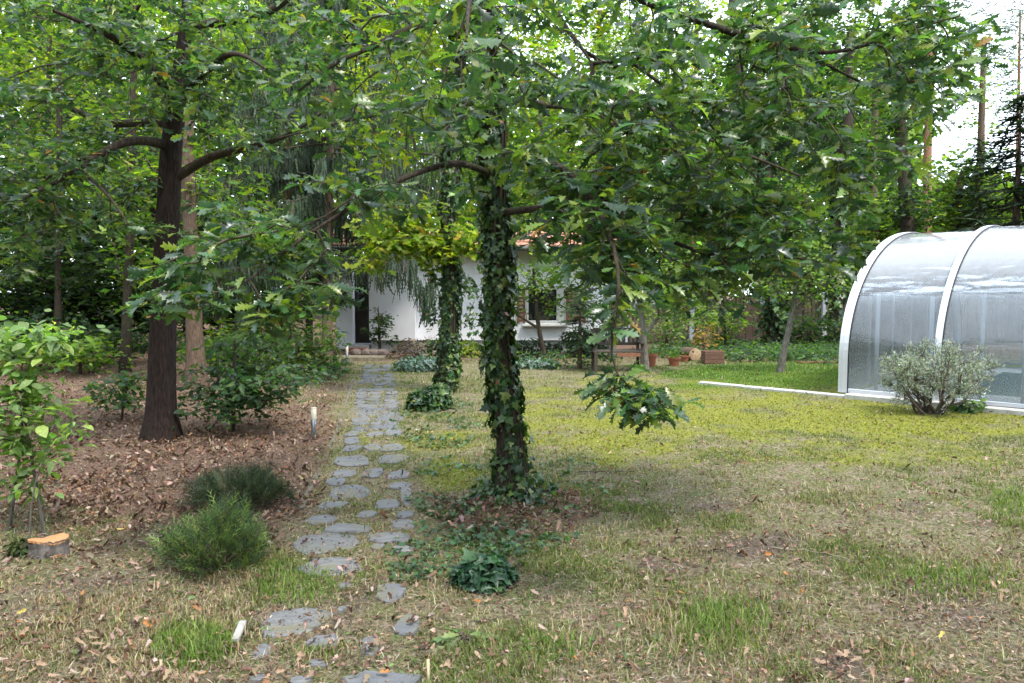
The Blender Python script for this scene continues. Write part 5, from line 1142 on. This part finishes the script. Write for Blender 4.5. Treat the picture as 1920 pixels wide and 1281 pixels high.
# grass blades
def blades(n_, d0, d1, name, label, hmul=1.0, seg=True):
    x, y = scatter(n_, d0, d1)
    lit, moss, lush, pth, bare = zones(x, y)
    px, py, dep = proj(np.stack([x, y, x * 0], -1))
    nz1 = fbm(x * 1.4, y * 1.4, 31, 4); nz2 = fbm(x * 5, y * 5, 32, 3)
    dens = np.clip((nz1 - .32) * 3.4, 0.12, 1) * np.clip((nz2 - .3) * 3.2, .1, 1) * (1 - .93 * lit) * (1 - .85 * bare) * (1 - .55 * moss) + lush * .8
    tuft = np.zeros(n_)
    for (tx, ty, rx, ry, s) in ((1330, 1175, 130, 60, 1.0), (365, 1215, 70, 40, 1.3), (570, 1095, 85, 45, .9), (1800, 1085, 170, 45, .6), (850, 885, 75, 30, .5), (595, 1225, 70, 22, 1.0), (1160, 960, 30, 18, .4), (1895, 940, 50, 30, .8), (660, 955, 70, 40, .5), (1040, 1215, 120, 40, .6), (520, 1070, 40, 20, .8), (690, 1090, 60, 40, .5)):
        tuft = np.maximum(tuft, s * np.exp(-((px - tx) / rx) ** 2 - ((py - ty) / ry) ** 2))
    dens = np.maximum(dens, tuft * .95)
    keep = (RNG.random(n_) < dens) & stone_clear(x, y) & ~in_enc(x, y) & (np.abs(x) < 30)
    x, y, lit, moss, lush, pth, tuft, nz1, dep, px, py = [v[keep] for v in (x, y, lit, moss, lush, pth, tuft, nz1, dep, px, py)]; k = len(x)
    h = RNG.gamma(5, .2, k) * .030 * hmul * (1 + .75 * tuft + .5 * lush) * (1 - .55 * moss) * (1 - .25 * pth); h = np.clip(h, .008, .13)
    wd_ = (.0011 + .00042 * dep) * RNG.uniform(.7, 1.3, k)
    a = RNG.uniform(0, 6.283, k); lean = RNG.uniform(.15, 1.1, k)
    B = np.stack([np.cos(a), np.sin(a), np.zeros(k)], 1); Ld = np.stack([-np.sin(a), np.cos(a), np.zeros(k)], 1)
    P = np.stack([x, y, ground_h(x, y) - .004], 1); up = np.array([0, 0, 1.])
    mid = P + up * (h * .6)[:, None] + Ld * (h * lean * .35)[:, None]; tipv = P + up * (h * RNG.uniform(.75, 1.05, k))[:, None] + Ld * (h * lean)[:, None]
    V = np.stack([P - B * wd_[:, None], P + B * wd_[:, None], mid - B * wd_[:, None] * .7, mid + B * wd_[:, None] * .7, tipv], 1).reshape(-1, 3)
    T = (np.array([(0, 1, 3), (0, 3, 2), (2, 3, 4)])[None] + (np.arange(k) * 5)[:, None, None]).reshape(-1, 3)
    gcol = mixcol(k, [(.10, .135, .03), (.14, .17, .045), (.07, .105, .028), (.19, .19, .07)], [.35, .3, .2, .15])
    straw = mixcol(k, [(.29, .23, .14), (.36, .31, .2), (.19, .14, .085)], [.4, .25, .35])
    ps = np.clip(.50 - 1.5 * (nz1 - .45) * 2 - tuft * .8 - lush * .7 - .25 * moss, .06, .92)
    ps = np.maximum(ps, .80 * sstep(620, 400, px) * sstep(1000, 1080, py) * (tuft < .3))
    st_ = RNG.random(k) < ps
    C = np.where(st_[:, None], straw, gcol); yl = np.array([.23, .235, .04])
    C = C * (1 - .6 * moss[:, None]) + yl * .6 * moss[:, None]; C = np.where((tuft > .35)[:, None] & ~st_[:, None], C * np.array([1.0, 1.18, .85]), C)
    C = np.where((lush > .4)[:, None] & ~st_[:, None], C * np.array([.85, 1.25, .7]), C)
    o = link(name, raw_mesh(name, V, T, M['blade'], np.repeat(C, 5, 0))); props(o, label, kind='stuff')
blades(900000, 2.6, 20, 'grass', 'short patchy green and straw coloured grass of the lawn')
# thatch: dead straw lying flat
k = 210000
x, y = scatter(k, 2.6, 13); lit, moss, lush, pth, bare = zones(x, y)
keep = (RNG.random(k) < (1 - .75 * lit) * (1 - .6 * moss) * (1 - lush) * np.clip(1.5 * fbm(x * 2, y * 2, 71) - .1, .1, 1)) & stone_clear(x, y) & ~in_enc(x, y)
x, y = x[keep], y[keep]; k = len(x); a = RNG.uniform(0, 6.283, k)
P = np.stack([x, y, ground_h(x, y) + RNG.uniform(.002, .014, k)], 1); D = np.stack([np.cos(a), np.sin(a), RNG.normal(0, .25, k)], 1)
SL = (np.array([(0, .02, 0), (0, -.02, 0), (.5, .03, .08), (.5, -.03, .08), (1, 0, 0)]), np.array([(0, 1, 3), (0, 3, 2), (2, 3, 4)]))
V, T = place(SL, P, norm(D), norm(np.array([0, 0, 1.]) + RNG.normal(0, .3, (k, 3))), RNG.uniform(.012, .048, k) * (1 + y * .04))
props(link('dead_grass', raw_mesh('dead_grass', V, T, M['blade'], np.repeat(mixcol(k, [(.29, .22, .15), (.40, .34, .26), (.15, .10, .07), (.44, .36, .33)], [.36, .2, .34, .1]), 5, 0))), 'dead straw lying between the grass blades', kind='stuff')
# moss cushions: tiny tufts
k = 60000
x, y = scatter(k, 5.5, 13); lit, moss, lush, pth, bare = zones(x, y)
keep = (RNG.random(k) < moss * 1.1) & stone_clear(x, y) & ~in_enc(x, y); x, y = x[keep], y[keep]; k = len(x)
P = np.stack([x, y, ground_h(x, y)], 1)
V, T = place((np.array([(0, .3, 0), (0, -.3, 0), (1, 0, 0), (0, 0, .3), (0, 0, -.3), (.9, .1, .1)]), np.array([(0, 1, 2), (3, 4, 5)])), P, norm(np.array([0, 0, 1.]) + RNG.normal(0, .5, (k, 3))), norm(RNG.normal(size=(k, 3))), RNG.uniform(.012, .03, k))
props(link('moss', raw_mesh('moss', V, T, M['blade'], np.repeat(mixcol(k, [(.22, .23, .025), (.34, .33, .05), (.13, .16, .025)], [.5, .3, .2]), 6, 0))), 'yellow green moss cushions on the open lawn', kind='stuff')
# low green ground cover: ivy seedlings near the oak, border before the fence
gc = []
def cover(n_, cx, cy, rx, ry, thr=.45, seed=81):
    a = RNG.uniform(0, 6.283, n_); u = np.sqrt(RNG.random(n_)); px = cx + rx * u * np.cos(a); py = cy + ry * u * np.sin(a)
    G = np.array([gp(p, q) for p, q in zip(px, py)]); kp = fbm(G[:, 0] * 2.4, G[:, 1] * 2.4, seed, 3) > thr; G = G[kp]
    return G[stone_clear(G[:, 0], G[:, 1]) & ~in_enc(G[:, 0], G[:, 1])]
def cover_obj(name, label, G, size, hh, cols, material, tpl=IVYL):
    k = len(G); P = G.copy(); P[:, 2] = ground_h(G[:, 0], G[:, 1]) + .01 + RNG.random(k) * hh
    D = norm(np.stack([RNG.normal(size=k), RNG.normal(size=k), RNG.normal(0, .25, k)], 1)); Nn = norm(np.array([0, 0, 1.]) + RNG.normal(0, .4, (k, 3)))
    o = foliage(name, None, tpl, P, D, Nn, size * np.clip(1 + RNG.normal(0, .35, k), .4, 1.8), mixcol(k, *cols), material); props(o, label, kind='stuff')
cover_obj('ivy_ground_cover', 'sparse creeping ivy on the ground around the middle oak', np.concatenate([cover(900, 850, 1050, 130, 90, .50), cover(420, 960, 985, 130, 60, .48), cover(600, 840, 920, 80, 60, .48), cover(900, 820, 795, 90, 50, .4), cover(260, 1080, 900, 90, 40, .5)]), .038, .03, ([(.03, .075, .03), (.055, .11, .035), (.10, .15, .05)], [.45, .4, .15]), M['ivy'])
cover_obj('border_ground_cover', 'dark green ground cover between the lawn and the fence', np.concatenate([cover(7000, 1400, 662, 190, 18, .3), cover(2500, 1540, 660, 100, 24, .2), cover(900, 1050, 680, 120, 16, .4), cover(1500, 560, 700, 100, 24, .42)]), .09, .22, ([(.03, .065, .03), (.06, .11, .045), (.10, .16, .07)], [.4, .4, .2]), M['leafbg'], OVAL)
cover_obj('lawn_weeds', 'small broad leaved weeds scattered through the lawn', np.concatenate([cover(1500, 1400, 930, 520, 130, .52, 87), cover(900, 1100, 1200, 700, 90, .55, 88), cover(700, 300, 1180, 300, 100, .55, 89)]), .022, .015, ([(.07, .12, .04), (.11, .16, .06), (.15, .19, .10)], [.4, .4, .2]), M['blade'], OVAL)
# dry leaf litter
LIT_C = ([(.13, .08, .056), (.20, .13, .093), (.30, .21, .155), (.08, .048, .034), (.22, .105, .05), (.34, .26, .21)], [.30, .30, .14, .18, .04, .04])
k = 135000
x, y = scatter(k, 2.8, 21); lit, moss, lush, pth, bare = zones(x, y)
px, py, dep = proj(np.stack([x, y, x * 0], -1))
dn = np.clip(lit * 1.1, 0, 1) + .05 + .10 * bare + .13 * sstep(560, 300, px) * sstep(950, 1050, py) + .03 * pth
dn = dn * np.clip(3.4 * fbm(x * 2.6, y * 2.6, 95) - 1.0, .10, 1)
keep = (RNG.random(k) < dn) & ~in_enc(x, y); x, y, dep, lit, moss = x[keep], y[keep], dep[keep], lit[keep], moss[keep]; k = len(x)
a = RNG.uniform(0, 6.283, k); P = np.stack([x, y, ground_h(x, y) + RNG.uniform(.006, .03, k)], 1)
D = norm(np.stack([np.cos(a), np.sin(a), RNG.normal(0, .22, k)], 1)); Nn = norm(np.array([0, 0, 1.]) + RNG.normal(0, .45, (k, 3)))
S = RNG.uniform(.026, .066, k) * np.where(lit > .5, 1.0, .8); C = mixcol(k, *LIT_C)
x_, y_, d_ = proj(P); vis = (x_ > 0) & (x_ < 1920) & (y_ < 1270) & (lit < .65)
top = np.argsort(-np.where(vis, S / d_ * RNG.uniform(.6, 1, k), 0))[:190]
rest = np.ones(k, bool); rest[top] = False
props(foliage('leaf_litter', None, DRY, P[rest], D[rest], Nn[rest], S[rest], C[rest], M['litter']), 'brown carpet of fallen oak leaves', kind='stuff')
FC = [((.36, .155, .05), 'orange'), ((.29, .20, .135), 'tan'), ((.33, .25, .205), 'pale pinkish'), ((.13, .075, .05), 'dark brown'), ((.46, .37, .11), 'yellow')]
Dn, Bv, N2 = frames(D[top], Nn[top])
meshes = [raw_mesh('fallen_leaf', DRY[0] if k2 % 2 else OAK_MID[0] * (1, 1, -1), DRY[1] if k2 % 2 else OAK_MID[1], M['litter'], c) for k2, (c, nm) in enumerate([q for q in FC for _ in (0, 1)])]
LM = [(95, 1060, 'by the cut stump'), (410, 1110, 'in front of the bright juniper bush'), (365, 1215, 'by the bright grass tuft in the front left'), (60, 1200, 'in the bottom left corner'), (200, 1120, 'on the bare ground between stump and bright juniper'),
      (551, 1163, 'beside the large front left paving stone'), (632, 1062, 'beside the two big paving stones'), (715, 1275, 'beside the front paving stone at the bottom edge'), (764, 1173, 'beside the small right hand paving stone'), (908, 1110, 'by the low ivy clump'),
      (960, 960, 'at the foot of the middle oak'), (1000, 1200, 'on the grass below the middle oak'), (1330, 1175, 'in the long bright grass of the front lawn'), (1180, 1040, 'on the dry lawn right of the middle oak'), (1500, 1040, 'by the thin grey twig'),
      (1750, 1100, 'on the grass at the right edge'), (1480, 1240, 'on the bare patch at the bottom right'), (1800, 1240, 'in the bottom right corner'), (1300, 900, 'on the middle lawn'), (1700, 900, 'on the lawn before the lavender'),
      (1500, 800, 'on the bright moss'), (700, 890, 'on the middle of the stone path'), (850, 850, 'on the grass between path and middle oak')]
for j, ti in enumerate(top):
    ci = int(RNG.choice(5, p=[.08, .38, .18, .32, .04])); o = bpy.data.objects.new('fallen_leaf', meshes[ci * 2 + j % 2]); COL.objects.link(o)
    s = float(S[ti]) * .95; m4 = Matrix.Identity(4)
    for q_, vec in enumerate((Dn[j], Bv[j], N2[j])):
        for r_ in range(3): m4[r_][q_] = float(vec[r_]) * s
    for r_ in range(3): m4[r_][3] = float(P[ti][r_]) + (.01 if r_ == 2 else 0)
    o.matrix_basis = m4; X, Y = x_[ti], y_[ti]; lp, rp = path_edges(Y)
    near_ = min(LM, key=lambda q: ((X - q[0]) ** 2 + ((Y - q[1]) * 1.6) ** 2))[2]
    lb = f'single {FC[ci][1]} fallen leaf lying {near_}'; where = near_
    props(o, lb, 'leaf', f'{FC[ci][1]} fallen leaves {where}')

k = 115000
x, y = scatter(k, 2.6, 14); lit, moss, lush, pth, bare = zones(x, y)
kp = (RNG.random(k) < np.clip(.75 * fbm(x * 3, y * 3, 105) + .3 * lit + .2 * bare, 0, 1) * (1 - .8 * lush) * (1 - .5 * moss)) & ~in_enc(x, y); x, y = x[kp], y[kp]; k = len(x); a = RNG.uniform(0, 6.283, k)
P = np.stack([x, y, ground_h(x, y) + RNG.uniform(.003, .02, k)], 1); D = norm(np.stack([np.cos(a), np.sin(a), RNG.normal(0, .35, k)], 1))
props(foliage('leaf_crumbs', None, DIA, P, D, norm(np.array([0, 0, 1.]) + RNG.normal(0, .5, (k, 3))), RNG.uniform(.010, .028, k) * (1 + y * .03), mixcol(k, *LIT_C), M['litter']), 'broken brown leaf crumbs over the whole ground', kind='stuff')
